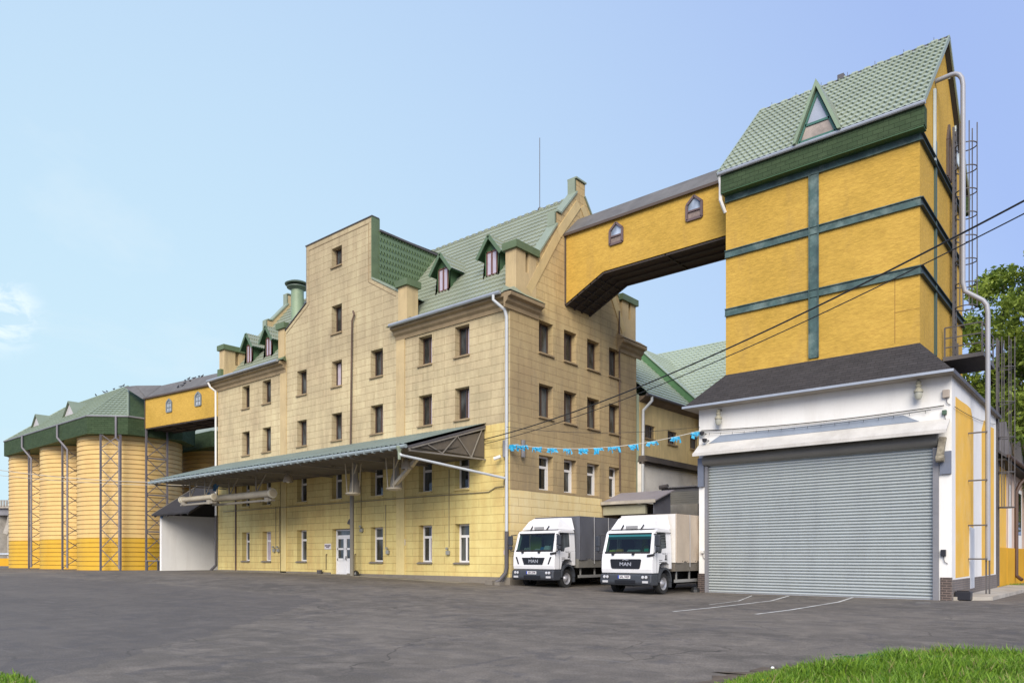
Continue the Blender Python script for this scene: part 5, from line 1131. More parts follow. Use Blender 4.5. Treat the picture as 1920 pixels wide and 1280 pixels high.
    if items == 1:
        dash(.38, .3, 1.63, .17, (.7, .75, .8), 'paper_sheet'); dash(.18, .22, 1.63, .12, (.03, .25, .6), 'blue_folder'); dash(-.12, .3, 1.63, .05, (.7, .7, .7), 'white_slip')
        MB().poly([(-W+.2, .93, 1.62), (-.3, .93, 1.62), (-.3, .93, 2.2), (-W+.2, .93, 2.25)]).build('hi_vis_vest', pmat('olive_cloth', (.35, .42, .03), .8, obj=True), t)
    else:
        dash(-.95, .3, 1.6, .09, (.6, .65, .05), 'yellow_gloves'); dash(-.62, .3, 1.6, .12, (.75, .4, .06), 'orange_cloth'); dash(-.15, .6, 1.6, .1, (.5, .65, .62), 'pale_papers'); dash(.62, .2, 1.6, .14, (.03, .5, .32), 'green_box')
        MB().poly([(.1, .93, 1.6), (.45, .93, 1.6), (.38, .93, 2.1), (.15, .93, 2.1)]).build('hi_vis_vest', pmat('olive_cloth', (.35, .42, .03), .8, obj=True), t)
    m = MB()
    for x in (-.6, .3): m.tube([(x, -.02, 1.52), (x+.1, .02, 1.58), (x+.55, .05, 1.62)], .012, 5); m.box(x-.05, x+.05, -.05, 0, 1.49, 1.56)
    m.build('wiper', pmat('black_trim', (.02, .02, .022), .5, obj=True), t)
    # grille
    if grille == 1:
        g = MB().prism([(-.62, -.04, 1.30), (.62, -.04, 1.30), (.5, -.05, 1.0), (-.5, -.05, 1.0)], (0, .03, 0)).prism([(-.98, -.035, 1.33), (-.9, -.035, 1.33), (-.78, -.045, 1.02), (-.84, -.045, 1.02)], (0, .03, 0)).prism([(.98, -.035, 1.33), (.9, -.035, 1.33), (.78, -.045, 1.02), (.84, -.045, 1.02)], (0, .03, 0))
    else:
        g = MB().prism([(-.68, -.04, 1.34), (.62, -.04, 1.34), (.66, -.04, 1.30), (.6, -.05, 1.0), (.56, -.05, .97), (-.6, -.05, .97), (-.66, -.05, 1.02), (-.71, -.04, 1.30)], (0, .03, 0))
    go = g.build('grille', pmat('grille_black', (.012, .012, .014), .35, obj=True), t)
    textmesh('lettering', 'MAN', .19, pmat('chrome_letters', (.6, .6, .62), .25, metal=.6, obj=True), go, (-.02 if grille == 2 else .02, -.053, 1.14), (1, 0, 0), (0, 0, 1), depth=.004, bold=.004, sx=1.25)
    MB().tube([(-.14, -.055, 1.29), (-.05, -.06, 1.325), (.04, -.06, 1.30), (.12, -.055, 1.31)], .018, 6).build('emblem', pmat('chrome_letters', (.6, .6, .62), .25, metal=.6, obj=True), go)
    # bumper
    b = MB().prism([(-W-.01, -.02, .78), (-W-.01, -.1, .72), (-W-.01, -.12, .45), (-W-.01, -.06, .34), (-W-.01, .42, .34), (-W-.01, .44, .78)], (2*W+.02, 0, 0))
    bo = b.build('bumper', BUMP, t, bevel=.04)
    MB().box(-.45, .45, -.128, -.1, .42, .54).build('air_intake', pmat('grille_black', (.012, .012, .014), .35, obj=True), bo)
    for s in (-1, 1):
        h = MB().prism([(s*.70, -.125, .74), (s*1.04, -.11, .72), (s*1.06, -.11, .6), (s*.72, -.13, .58)], (0, .03, 0)).build('headlight', pmat('lamp_bowl', (.05, .05, .055), .2, obj=True), t)
        for dx in (.78, .92): MB().lathe([(0, -.005), (.055, -.003), (.06, .02)], (s*dx, -.135, .66), 12, 'y').build('lens', LENS, h)
        MB().box(min(s*.76, s*1.0), max(s*.76, s*1.0), -.135, -.11, .44, .52).build('fog_light', LENS, t)
    pl_ = MB().box(-.30, .24, -.135, -.12, .6, .72).build('number_plate', pmat('plate_white', (.75, .75, .75), .4, obj=True, bmp=0), t)
    MB().box(-.30, -.25, -.138, -.134, .6, .72).build('plate_band', pmat('plate_blue', (.01, .05, .4), .4, obj=True, bmp=0), pl_)
    textmesh('lettering', plate, .11, INK, pl_, (-.005, -.138, .66), (1, 0, 0), (0, 0, 1), depth=.002, bold=.003)
    # roof spoiler
    zt = spoil_z
    sp = MB(); A1 = [(-.95, .40, 2.5), (.95, .40, 2.5), (1.06, 1.5, 2.5), (-1.06, 1.5, 2.5)]; A2 = [(-.82, .72, zt-.14), (.82, .72, zt-.14), (.95, 1.45, zt), (-.95, 1.45, zt)]
    A3 = [(-.74, .95, zt-.015), (.74, .95, zt-.015)]
    sp.poly([A1[0], A1[1], A2[1], A2[0]]).poly([A2[0], A2[1], A3[1], A3[0]]).poly([A3[0], A3[1], A2[2], A2[3]]).poly([A1[1], A1[2], A2[2], A3[1], A2[1]]).poly([A1[3], A1[0], A2[0], A3[0], A2[3]]).poly([A1[2], A1[3], A2[3], A2[2]])
    sp.build('roof_spoiler', CABW, t, bevel=.07)
    MB().box(-.25, .25, .36, .42, 2.5, 2.62).build('roof_vent', pmat('vent_grey', (.3, .3, .3), .5, obj=True), t)
    MB().beam((-.45, .35, 2.48), (-.38, .42, 2.66), .05).beam((.42, .35, 2.48), (.52, .42, 2.66), .05).build('roof_horn', pmat('black_trim', (.02, .02, .022), .5, obj=True), t)
    # mirrors
    for s in (-1, 1):
        mm = MB().tube([(s*(W-.03), .18, 2.28), (s*(W+.16), .05, 2.26), (s*(W+.2), .03, 2.1)], .025, 6).tube([(s*(W), .12, 1.56), (s*(W+.18), .03, 1.6), (s*(W+.2), .03, 1.8)], .022, 6)
        mo = mm.build('mirror_arm', pmat('black_trim', (.02, .02, .022), .5, obj=True), t)
        MB().box(min(s*(W+.1), s*(W+.31)), max(s*(W+.1), s*(W+.31)), -.02, .1, 1.82, 2.24).box(min(s*(W+.12), s*(W+.3)), max(s*(W+.12), s*(W+.3)), -.02, .1, 1.64, 1.8).build('mirror_housing', pmat('mirror_slate', (.04, .045, .055), .5, obj=True), mo, bevel=.03)
    MB().tube([(W-.2, -.03, 1.46), (W+.08, -.01, 1.5)], .045, 8).build('front_mirror', pmat('black_trim', (.02, .02, .022), .5, obj=True), t)
    # wheel arch and wheels
    for s in (-1, 1):
        ar = MB()
        pts = [(.93+.5*math.cos(R(a)), .46+.56*math.sin(R(a))) for a in range(0, 181, 15)]; pin = [(.93+.43*math.cos(R(a)), .46+.48*math.sin(R(a))) for a in range(0, 181, 15)]
        for i in range(len(pts)-1): ar.prism([(s*(W-.25), *pts[i]), (s*(W-.25), *pts[i+1]), (s*(W-.25), *pin[i+1]), (s*(W-.25), *pin[i])], (s*.29, 0, 0))
        ar.box(min(s*(W-.2), s*(W+.02)), max(s*(W-.2), s*(W+.02)), 1.38, 1.44, .25, .6); ar.build('wheel_arch', BUMP, t)
    def wheel(x, y, r_, w):
        wo_ = MB().lathe([(r_*.62, -w/2), (r_*.95, -w/2), (r_, -w/2+.03), (r_, w/2-.03), (r_*.95, w/2), (r_*.62, w/2)], (x, y, r_), 28, 'x').build('wheel', TYRE, t, smooth=True)
        s = 1 if x > 0 else -1
        MB().lathe([(r_*.62, s*w/2), (r_*.56, s*(w/2-.02)), (r_*.4, s*(w/2-.07)), (r_*.3, s*(w/2-.02)), (r_*.16, s*(w/2+.03)), (0, s*(w/2+.04))], (x, y, r_), 22, 'x').build('rim', RIM, wo_, smooth=True)
    for s in (-1, 1): wheel(s*.95, .93, .40, .24); wheel(s*.88, 4.9, .40, .46)
    # chassis and box
    MB().box(-.45, .45, .5, 7.3, .55, .85).box(-.2, .2, .2, 7, .3, .56).box(-1.0, 1.0, .5, 1.3, .45, .8).build('chassis', pmat('chassis_black', (.02, .02, .02), .7, obj=True), t)
    for s in (-1, 1):
        m = MB().box(min(s*1.1, s*1.14), max(s*1.1, s*1.14), 1.7, 4.3, .42, .54)
        for y in (1.9, 3.0, 4.1): m.box(min(s*1.05, s*1.1), max(s*1.05, s*1.1), y, y+.06, .42, .9)
        m.build('side_guard', pmat('guard_alloy', (.42, .42, .41), .4, metal=.5, obj=True), t)
    BW = 1.2; y0, y1 = 1.62, 7.4; zb, zt2 = .92, 3.1
    MB().box(-BW, BW, y0, y1, zb, zb+.32).box(-BW-.01, BW+.01, y0-.01, y1, zb-.06, zb).build('drop_side', side, t)
    # tarpaulin: one gently creased cover
    m = MB(); N = 40; Zs = [zb+.27+i*(zt2-zb-.27)/10 for i in range(11)]
    def off(y, z): return (.05*abs(math.sin(y*2.9+1.1*math.sin(z*2.1+y*.7)))-.03+.02*math.sin(y*5.1+z*4.2))*(1-abs((z-2.1)/1.2)**2*.5)
    for s in (-1, 1):
        base = len(m.v)
        for i in range(N+1):
            y = y0+(y1-y0)*i/N
            for z in Zs: m.v.append((s*(BW+.02+(off(y, z) if 0 < i < N else 0)*(0 if z == Zs[-1] else 1)), y, z))
        for i in range(N):
            for j in range(10): q = base+i*11+j; m.f.append((q, q+11, q+12, q+1))
    base = len(m.v); K = 16
    for i in range(K+1):
        x = -BW-.02+(2*BW+.04)*i/K
        for z in Zs: m.v.append((x, y0-(.02*math.sin(x*7+z*2) if 0 < i < K and z != Zs[-1] else 0), z))
    for i in range(K):
        for j in range(10): q = base+i*11+j; m.f.append((q, q+11, q+12, q+1))
    m.poly([(-BW-.02, y0, zt2), (BW+.02, y0, zt2), (BW+.02, y1, zt2), (-BW-.02, y1, zt2)]).poly([(-BW, y1, zb), (BW, y1, zb), (BW, y1, zt2), (-BW, y1, zt2)])
    to = m.build('tarpaulin', tarp[1] if False else tarp[0], t, smooth=True)
    if tarp[1]: MB().box(-BW-.03, BW+.03, y0-.03, y0-.024, zb+.28, zt2-.01).build('front_cover', tarp[1], to)
    m = MB()
    for i in range(26): y = y0+.1+i*.22; m.lathe([(0, 0), (.018, .0), (.018, .01)], (BW+.03, y, zb+.33), 6, 'x')
    for i in range(11): m.lathe([(0, 0), (.018, .0), (.018, .01)], (BW+.03, y0+.06, zb+.35+i*.18), 6, 'x')
    m.build('eyelets', pmat('eyelet_brown', (.06, .045, .04), .5, obj=True), to)
    for y in (2.75, 3.9, 5.05, 6.2): MB().tube([(BW+.055, y, zb+.1), (BW+.06, y, 2.0), (BW+.05, y, zt2)], .014, 5).build('pale_streak', pmat('streak_pale', (.4, .4, .41), .6, obj=True), to)  # thin pale vertical streaks along the tarpaulin side
    MB().tube([(BW+.04, y0+.02, zb+.3), (BW+.04, y0+.02, zt2)], .02, 6).build('corner_seam', tarp[0], to)
    t.location = loc; t.rotation_euler = (0, 0, R(0)); return t
GT = pmat('grey_tarpaulin', (.11, .115, .135), .5, var=.1, obj=True, bmp=0); WT = pmat('white_tarpaulin', (.68, .66, .62), .5, var=.04, obj=True, bmp=0); TT = pmat('beige_tarpaulin', (.50, .42, .33), .6, var=.08, obj=True, bmp=0, dirt=(.35, .27, .2), dirta=.4)
gs = pmat('grey_drop_side', (.16, .155, .14), .6, obj=True, var=.2); gs2 = pmat('brown_grey_drop_side', (.13, .115, .095), .6, obj=True, var=.25)
truck((-19.78, 24.75, .14), 'white lorry with a dark grey tarpaulin box parked beside the yellow gable corner', (GT, None), gs, '3SB 3398', 1, 1, 3.02)
truck((-15.0, 24.45, .05), 'white lorry with a beige tarpaulin box parked between the grey lorry and the gatehouse', (TT, WT), gs2, '5AL 9429', 2, 2, 3.05)

# ================================================================ CABLES AND BUNTING
def sagline(a, b, sag, n=40):
    a = Vector(a); b = Vector(b); return [a.lerp(b, i/n)+Vector((0, 0, -sag*4*(i/n)*(1-i/n))) for i in range(n+1)]
CAB = pmat('black_cable', (.015, .015, .015), .5, bmp=0)
def cable(a, b, sag, r, lab, mat=CAB): return tag(MB().tube(sagline(a, b, sag), r, 6).build('overhead_cable', mat, smooth=True), lab, 'cable', 'overhead cables')
cable(atY(905, 824, YF-.02), atT(2080, 291, 14), .62, .022, 'thicker upper cable sweeping from the mill corner up across the ochre tower')
cable(atY(907, 832, YF-.02), atT(2080, 318, 14), .60, .014, 'thin lower cable sweeping from the mill corner up across the ochre tower')
cable(atY(905, 822, YF-.04), atY(770, 840, 20.4), .25, .02, 'pair of cables along the sloping end of the canopy')
cable(atT(-60, 872, 44), Vector((-45.9, 20.3, 6.0)), .2, .022, 'pale thin cable reaching the canopy end from the far left, in front of the silos', pmat('pale_cable', (.4, .38, .33), .6, bmp=0))
cable(atT(-60, 884, 46), Vector((-46.2, 24.9, 6.2)), .3, .016, 'lower pale thin cable crossing in front of the silos', pmat('pale_cable', (.4, .38, .33), .6, bmp=0))
LC = atY(1312, 800, Y0-.05); cable(atX(950, 800, XR+.1), LC, .25, .01, 'thin cable above the blue bunting between mill and gatehouse')
cable(atY(1314, 807, Y0-.06), atY(1770, 760, Y0-.08), .12, .018, 'dark cable strung across the white gatehouse front')
cable(atY(1314, 813, Y0-.1), atY(1745, 768, Y0-.1), .14, .01, 'bare fairy-light cord hung just below the dark cable on the gatehouse front')
cable(atX(1790, 762, X1+.05), atX(1866, 795, X1+.05), .1, .01, 'thin wire running back along the gatehouse side wall')
m = MB()
for q in [i/16 for i in range(17)]:
    a, b = atY(1330, 811, Y0-.1), atY(1735, 770, Y0-.1); p = a.lerp(b, q)-Vector((0, 0, .14*4*q*(1-q)*.8)); m.tube([p, p-Vector((0, 0, .09))], .008, 5)
tag(m.build('cord_clips', CAB), 'row of empty lamp clips hanging from the cord on the gatehouse front', 'fittings')
A0 = atX(962, 833, XR+.25); B0 = atY(1316, 806, Y0-.1)
bt = thing('bunting', A0, 'string of bright blue streamers between the mill corner and the gatehouse', 'bunting')
ln = sagline(A0, B0, .42, 60); MB().tube(ln, .012, 5).build('cord', pmat('cord_white', (.6, .6, .55), .7, bmp=0), bt)
def proj(p):
    d = Vector(p)-Vector((0, 0, HC)); f = -sT*d.x+cT*d.y; return CX+F*(cT*d.x+sT*d.y)/f, HY-F*d.z/f
for px in (962, 977, 1007, 1033, 1060, 1092, 1121, 1149, 1186, 1224, 1262, 1300):
    p = min(ln, key=lambda v: abs(proj(v)[0]-px)); f = MB(); w = random.uniform(.28, .42)
    d = (B0-A0).normalized()
    for k in range(9):
        s = -w/2+w*k/8; h = random.uniform(.1, .3); o = Vector((random.uniform(-.04, .04), random.uniform(-.04, .04), 0)); l = random.uniform(-.06, .1)
        f.poly([p+d*s+o, p+d*(s+.07)+o, p+d*(s+.06+l)+o*2+Vector((0, 0, -h)), p+d*(s+.01+l)-o+Vector((0, 0, -h*.8))])
    f.poly([p+d*(-w/2), p+d*(w/2), p+d*(w/2-.05)-Vector((0, .02, .1)), p+d*(-w/2+.05)-Vector((0, .02, .09))])
    f.build('streamer', TUFT, bt)
q = MB(); p = atX(958, 834, XR+.2)
for k in range(6): a = random.uniform(-.1, .1); q.poly([p+Vector((a, 0, 0)), p+Vector((a+.1, 0, .02)), p+Vector((a+.08, .03, -.28)), p+Vector((a, 0, -.2))])
q.build('streamer', TUFT, bt)

pe = atT(2080, 291, 14); up_ = thing('utility_pole', (pe.x, pe.y, 0), 'wooden pole carrying the overhead cables at the edge of the yard', 'pole')
MB().tube([(pe.x, pe.y, 0), (pe.x, pe.y, pe.z+.5)], [.15, .1], 10).build('post', pmat('pole_wood', (.12, .09, .065), .9, var=.2), up_, smooth=True); MB().box(pe.x-.5, pe.x+.5, pe.y-.05, pe.y+.05, pe.z-.05, pe.z+.05).build('crossarm', DSTEEL, up_)
# ================================================================ GROUND
def asphalt():
    m, nt, b = _nt('asphalt'); p = wpos(nt); s = nn(nt, 'ShaderNodeSeparateXYZ'); nt.links.new(p, s.inputs[0])
    ps = scaled(nt, p, (.5, 1.2, 1))
    n1 = noise(nt, ps, .28, 5, .6, .6); n2 = noise(nt, p, 1.7, 5, .65, .4); n3 = noise(nt, p, 38, 3, .8); n4 = noise(nt, p, .9, 6, .7, 1.0)
    c = mixc(nt, ramp(nt, n1, .38, .62), (.098, .086, .072), (.158, .137, .112))
    c = mixc(nt, mth(nt, 'MULTIPLY', ramp(nt, n2, .45, .7), .6), c, (.25, .215, .175))
    c = mixc(nt, mth(nt, 'MULTIPLY', ramp(nt, n4, .55, .60), .55), c, (.085, .078, .076))
    # newer dark patch on the left of the yard
    e = mth(nt, 'ADD', s.outputs[1], mth(nt, 'MULTIPLY', mth(nt, 'SUBTRACT', noise(nt, p, .7, 3), .5), 2.2))
    f = mth(nt, 'ADD', mth(nt, 'MULTIPLY', s.outputs[0], .55), mth(nt, 'MULTIPLY', e, .83))
    g = mth(nt, 'MULTIPLY', mth(nt, 'LESS_THAN', mth(nt, 'ADD', s.outputs[0], mth(nt, 'MULTIPLY', e, .9)), -7.3), mth(nt, 'GREATER_THAN', mth(nt, 'ADD', mth(nt, 'MULTIPLY', s.outputs[0], -.65), mth(nt, 'MULTIPLY', e, .76)), 8.8))
    g = mth(nt, 'MULTIPLY', g, mth(nt, 'LESS_THAN', e, 14.5))
    c = mixc(nt, mth(nt, 'MULTIPLY', g, .55), c, (.09, .081, .076))
    # streaky tyre wear
    w = noise(nt, scaled(nt, p, (.25, 3.2, 1)), 1.0, 5, .7)
    c = mixc(nt, mth(nt, 'MULTIPLY', ramp(nt, w, .52, .72), .35), c, (.07, .066, .07))
    w = noise(nt, scaled(nt, p, (.3, 2.6, 1)), 1.3, 4, .7, .2)
    c = mixc(nt, mth(nt, 'MULTIPLY', ramp(nt, w, .6, .75), .3), c, (.25, .23, .21))
    vo = nn(nt, 'ShaderNodeTexVoronoi', Scale=.32); vo.feature = 'DISTANCE_TO_EDGE'
    dn = nn(nt, 'ShaderNodeTexNoise', Scale=.8, Detail=5.0); nt.links.new(p, dn.inputs['Vector'])
    av = nn(nt, 'ShaderNodeVectorMath', operation='ADD'); nt.links.new(p, av.inputs[0]); nt.links.new(dn.outputs['Color'], av.inputs[1]); nt.links.new(av.outputs[0], vo.inputs['Vector'])
    cr = mth(nt, 'MULTIPLY', mth(nt, 'LESS_THAN', vo.outputs['Distance'], .006), ramp(nt, noise(nt, p, .25, 2), .5, .6))
    c = mixc(nt, mth(nt, 'MULTIPLY', cr, .6), c, (.04, .035, .03))
    c = mixc(nt, .85, c, mixc(nt, ramp(nt, n3, .25, .75), (.2, .2, .2), (.8, .8, .8)), 'OVERLAY')
    gr = mth(nt, 'GREATER_THAN', noise(nt, p, 24, 2, .5), .69); c = mixc(nt, mth(nt, 'MULTIPLY', gr, .35), c, (.34, .31, .27))
    nt.links.new(c, b.inputs['Base Color']); b.inputs['Roughness'].default_value = .82; b.inputs['Specular IOR Level'].default_value = .35
    bump(nt, b, mth(nt, 'ADD', n3, mth(nt, 'MULTIPLY', n2, 1.5)), .5, .008); return m
ASPH = asphalt()
def sheet(xs, ys, off=0): 
    m = MB(); nx = len(xs)
    for y in ys:
        for x in xs: m.v.append((x, y, gz(x, y)+off))
    for j in range(len(ys)-1):
        for i in range(nx-1): q = j*nx+i; m.f.append((q, q+1, q+nx+1, q+nx))
    return m
xs = [-900, -400, -200, -120]+[-100+2*i for i in range(61)]+[30, 60, 120, 400, 900]
ys = [-300, -100, -30, 0]+[3+1.5*i for i in range(32)]+[60, 90, 150, 300, 900]
g = sheet(xs, ys).build('ground', ASPH, smooth=True, org=(0, 0, 0)); tag(g, kind='structure')
fx_ = [-47.6+i*.6 for i in range(41)]
pv = sheet(fx_, [23.9, 24.3, 24.7, YF+.1], .006).build('pavement', pmat('apron_concrete', (.24, .22, .18), .9, var=.25, vs=.9, dirt=(.1, .09, .07), dirta=.6, ds=1.0), org=(0, 0, 0)); tag(pv, kind='structure')
pv = sheet([-56+i*1.0 for i in range(9)], [21.5, 23, 24.5, 26, 29, 33], .006).build('path', pmat('apron_concrete2', (.26, .24, .2), .9, var=.3, vs=.7, dirt=(.1, .09, .07), dirta=.6, ds=1.0), org=(0, 0, 0)); tag(pv, kind='structure')
a = atY(1745, 1120, 27.4)
kb = MB().prism([(X1+.03, 28.0, .0), (X1+1.0, 29.0, .0), (X1+1.25, 41.4, .0), (X1+.03, 41.4, .0)], (0, 0, .16)).build('pavement', CONL, org=(0, 0, 0)); tag(kb, kind='structure')
# thin painted lines
LM = pmat('worn_line_paint', (.62, .61, .57), .8, var=.15, vs=5, dirt=(.15, .14, .13), dirta=.75, ds=2)
def line(pts, w, off=.008):
    P_ = [atZ(px, py, .045) for px, py in pts]; m = MB()
    for a, b in zip(P_, P_[1:]):
        d = (b-a).normalized(); n = Vector((-d.y, d.x, 0))*w/2; z = Vector((0, 0, gz(a.x, a.y)-.045+off)); z2 = Vector((0, 0, gz(b.x, b.y)-.045+off)); m.poly([a-n+z, b-n+z2, b+n+z2, a+n+z])
    o = m.build('road_marking', LM, org=(0, 0, 0)); tag(o, kind='structure')
line([(1262, 1145.5), (1330, 1139), (1445, 1126), (1479, 1116.5)], .09); line([(1417, 1150.5), (1480, 1143), (1572, 1128), (1599, 1119.5)], .09); line([(1717, 1129.5), (1745, 1129.5)], .1); line([(1330, 1133), (1385, 1126), (1410, 1116)], .05)
# grass corner
edge = [(1290, 1312), (1355, 1289), (1410, 1272), (1470, 1260), (1530, 1252), (1590, 1245), (1650, 1239), (1710, 1233), (1780, 1231), (1850, 1233), (1940, 1237), (2060, 1243)]
EP = [atZ(px, py, .02) for px, py in edge]
back = [Vector((EP[-1].x+2, EP[-1].y-5, .02)), Vector((1.0, 1.0, .02)), Vector((EP[0].x+.6, EP[0].y-2.2, .02))]
GRND = pmat('soil', (.11, .082, .055), .95, var=.3, vs=6, bs=40, bmp=.5)
# raised verge of soil
cen = Vector((sum(p.x for p in EP)/len(EP), sum(p.y for p in EP)/len(EP)-2, 0)); m = MB()
fine = []
for a, b in zip(EP, EP[1:]):
    for i in range(10): p = a.lerp(b, i/10); fine.append(p+Vector((random.uniform(-.05, .05), random.uniform(-.09, .11), 0)))
ringo = [p+(p-cen).normalized()*random.uniform(.3, .75) for p in fine]
for i in range(len(fine)-1):
    a, b = ringo[i], ringo[i+1]; c, d = fine[i+1], fine[i]
    m.poly([(a.x, a.y, .012), (b.x, b.y, .012), (c.x, c.y, .05), (d.x, d.y, .05)])
poly = [Vector((p.x, p.y, .05)) for p in fine]+[Vector((p.x, p.y, .05)) for p in back]; m.poly(poly)
so = m.build('soil_verge', GRND, org=(0, 0, 0)); tag(so, kind='structure')
def inside(x, y, pl_):
    c = False; n = len(pl_); j = n-1
    for i in range(n):
        if (pl_[i].y > y) != (pl_[j].y > y) and x < (pl_[j].x-pl_[i].x)*(y-pl_[i].y)/(pl_[j].y-pl_[i].y)+pl_[i].x: c = not c
        j = i
    return c
def grassmat():
    m, nt, b = _nt('grass'); p = wpos(nt); s = nn(nt, 'ShaderNodeAttribute'); s.attribute_name = 'tone'; s.attribute_type = 'GEOMETRY'
    c = mixc(nt, s.outputs['Fac'], (.07, .165, .012), (.27, .43, .045)); c = mixc(nt, mth(nt, 'GREATER_THAN', s.outputs['Fac'], .94), c, (.38, .32, .14))
    c = mixc(nt, .3, c, mixc(nt, noise(nt, p, 1.6, 3), (.2, .2, .2), (.8, .8, .8)), 'OVERLAY')
    nt.links.new(c, b.inputs['Base Color']); b.inputs['Roughness'].default_value = .5; b.inputs['Specular IOR Level'].default_value = .3
    b.inputs['Transmission Weight'].default_value = 0
    t = nt.nodes.new('ShaderNodeBsdfTranslucent'); nt.links.new(c, t.inputs[0]); mx = nt.nodes.new('ShaderNodeMixShader'); mx.inputs[0].default_value = .3
    o = nt.nodes['Material Output']; nt.links.new(b.outputs[0], mx.inputs[1]); nt.links.new(t.outputs[0], mx.inputs[2]); nt.links.new(mx.outputs[0], o.inputs[0]); return m
GRASS = grassmat()
def tone(o, vals):
    a = o.data.attributes.new('tone', 'FLOAT', 'FACE'); a.data.foreach_set('value', vals)
def grass(n, sampler, hmin, hmax, name='grass', kind='stuff', lab=None):
    m = MB(); tv = []
    for _ in range(n):
        r = sampler()
        if r is None: continue
        x, y, z, k = r; a = random.uniform(0, 6.283); h = random.uniform(hmin, hmax)*k; w = random.uniform(.004, .009)*(.7+.5*k); bend = random.uniform(.15, .9)*h; b = random.uniform(0, 6.283)
        ca, sa = math.cos(a)*w, math.sin(a)*w; bx, by = math.cos(b)*bend, math.sin(b)*bend; q = len(m.v); up = math.sqrt(max(.2, 1-(bend/h)**2*.6))
        m.v += [(x-ca, y-sa, z), (x+ca, y+sa, z), (x-ca*.8+bx*.3, y-sa*.8+by*.3, z+h*.6*up), (x+ca*.8+bx*.3, y+sa*.8+by*.3, z+h*.6*up), (x+bx, y+by, z+h*up*(1-.25*bend/h))]
        m.f += [(q, q+1, q+3, q+2), (q+2, q+3, q+4)]; v = random.random(); tv += [v, v]
    o = m.build(name, GRASS, org=(0, 0, 0)); tone(o, tv)
    if kind: o['kind'] = kind
    if lab: o['label'] = lab; o['category'] = 'grass'
    return o
bx0, bx1 = min(p.x for p in poly), max(p.x for p in poly); by0, by1 = min(p.y for p in poly), max(p.y for p in poly)
from mathutils import noise as mnoise
def gs_():
    for _ in range(30):
        x = random.uniform(bx0, bx1); y = random.uniform(by0, by1)
        if inside(x, y, poly):
            px, py = proj((x, y, .1))
            d = math.hypot(x, y)
            if d > 6.5 and 1230 < px < 2050: 
                k = .75+.7*max(0, mnoise.noise(Vector((x*1.4, y*1.4, 0)))+.25)
                e = min((Vector((x, y, .05))-f).length for f in fine[::3]); k *= min(1, .25+e*1.3)
                return x, y, .045, k
    return None
grass(40000, gs_, .13, .30, lab='bright green grass covering the bottom right corner')
def gl_():
    p = atZ(random.uniform(-60, 75)**1.0, random.uniform(1266, 1310), 0.0); 
    px, py = proj(p)
    if px-5 > (py-1262)*1.9+20: return None
    return p.x, p.y, 0, random.uniform(.4, 1)
grass(2600, gl_, .05, .13, lab='tuft of green grass at the bottom left corner')
def gw_():
    p = atZ(random.gauss(1893, 11), random.gauss(1099, 3.2), .02); return p.x, p.y, .03, random.uniform(.6, 1.1)
grass(1500, gw_, .08, .2, name='grass_tuft', lab='green weeds growing at the kerb beyond the gatehouse')
# clover leaves, dandelions
CLO = pmat('clover_green', (.06, .17, .05), .5, var=.2, bmp=0)
m = MB()
for _ in range(170):
    p = atZ(random.gauss(1665, 42), random.gauss(1243, 3.5), .1)
    if not inside(p.x, p.y, poly): continue
    z = random.uniform(.12, .2); r_ = random.uniform(.02, .04)
    for k in range(5):
        a = k*1.257; m.poly([(p.x, p.y, z), (p.x+math.cos(a-.5)*r_, p.y+math.sin(a-.5)*r_, z+.012), (p.x+math.cos(a)*r_*1.5, p.y+math.sin(a)*r_*1.5, z), (p.x+math.cos(a+.5)*r_, p.y+math.sin(a+.5)*r_, z+.012)])
    m.tube([(p.x, p.y, .04), (p.x, p.y, z)], .003, 4)
o = m.build('clover', CLO, org=(0, 0, 0)); tag(o, 'patch of darker round-leaved weeds along the far edge of the grass', 'weeds', kind='stuff')
for px, py, lab, col, nm in ((1447, 1252, 'white dandelion clock at the grass edge', (.75, .75, .72), 'dandelion_clock'), (1428, 1276, 'lower yellow dandelion in the bottom right grass', (.8, .6, .02), 'dandelion'), (1440, 1272, 'upper yellow dandelion in the bottom right grass', (.8, .6, .02), 'dandelion')):
    p = atZ(px, py, .14); t = thing(nm, (p.x, p.y, .03), lab, 'flower'); MB().tube([(p.x, p.y, .03), (p.x+.01, p.y, .14)], .003, 5).build('stem', CLO, t); MB().lathe([(0, -.015), (.018, -.01), (.024, 0), (.018, .014), (0, .02)], (p.x+.01, p.y, .145), 10).build('flower_head', pmat('petal_'+nm, col, .7, bmp=0), t, smooth='all')

# ================================================================ TREES
def leafmat():
    m, nt, b = _nt('tree_leaves'); s = nn(nt, 'ShaderNodeAttribute'); s.attribute_name = 'tone'; s.attribute_type = 'GEOMETRY'
    c = mixc(nt, s.outputs['Fac'], (.07, .13, .015), (.34, .42, .07)); nt.links.new(c, b.inputs['Base Color']); b.inputs['Roughness'].default_value = .5; b.inputs['Specular IOR Level'].default_value = .35
    t = nt.nodes.new('ShaderNodeBsdfTranslucent'); nt.links.new(c, t.inputs[0]); mx = nt.nodes.new('ShaderNodeMixShader'); mx.inputs[0].default_value = .35
    o = nt.nodes['Material Output']; nt.links.new(b.outputs[0], mx.inputs[1]); nt.links.new(t.outputs[0], mx.inputs[2]); nt.links.new(mx.outputs[0], o.inputs[0]); return m
LEAF = leafmat(); BARK = pmat('bark', (.09, .07, .05), .9, var=.3, vs=3, bmp=.5)
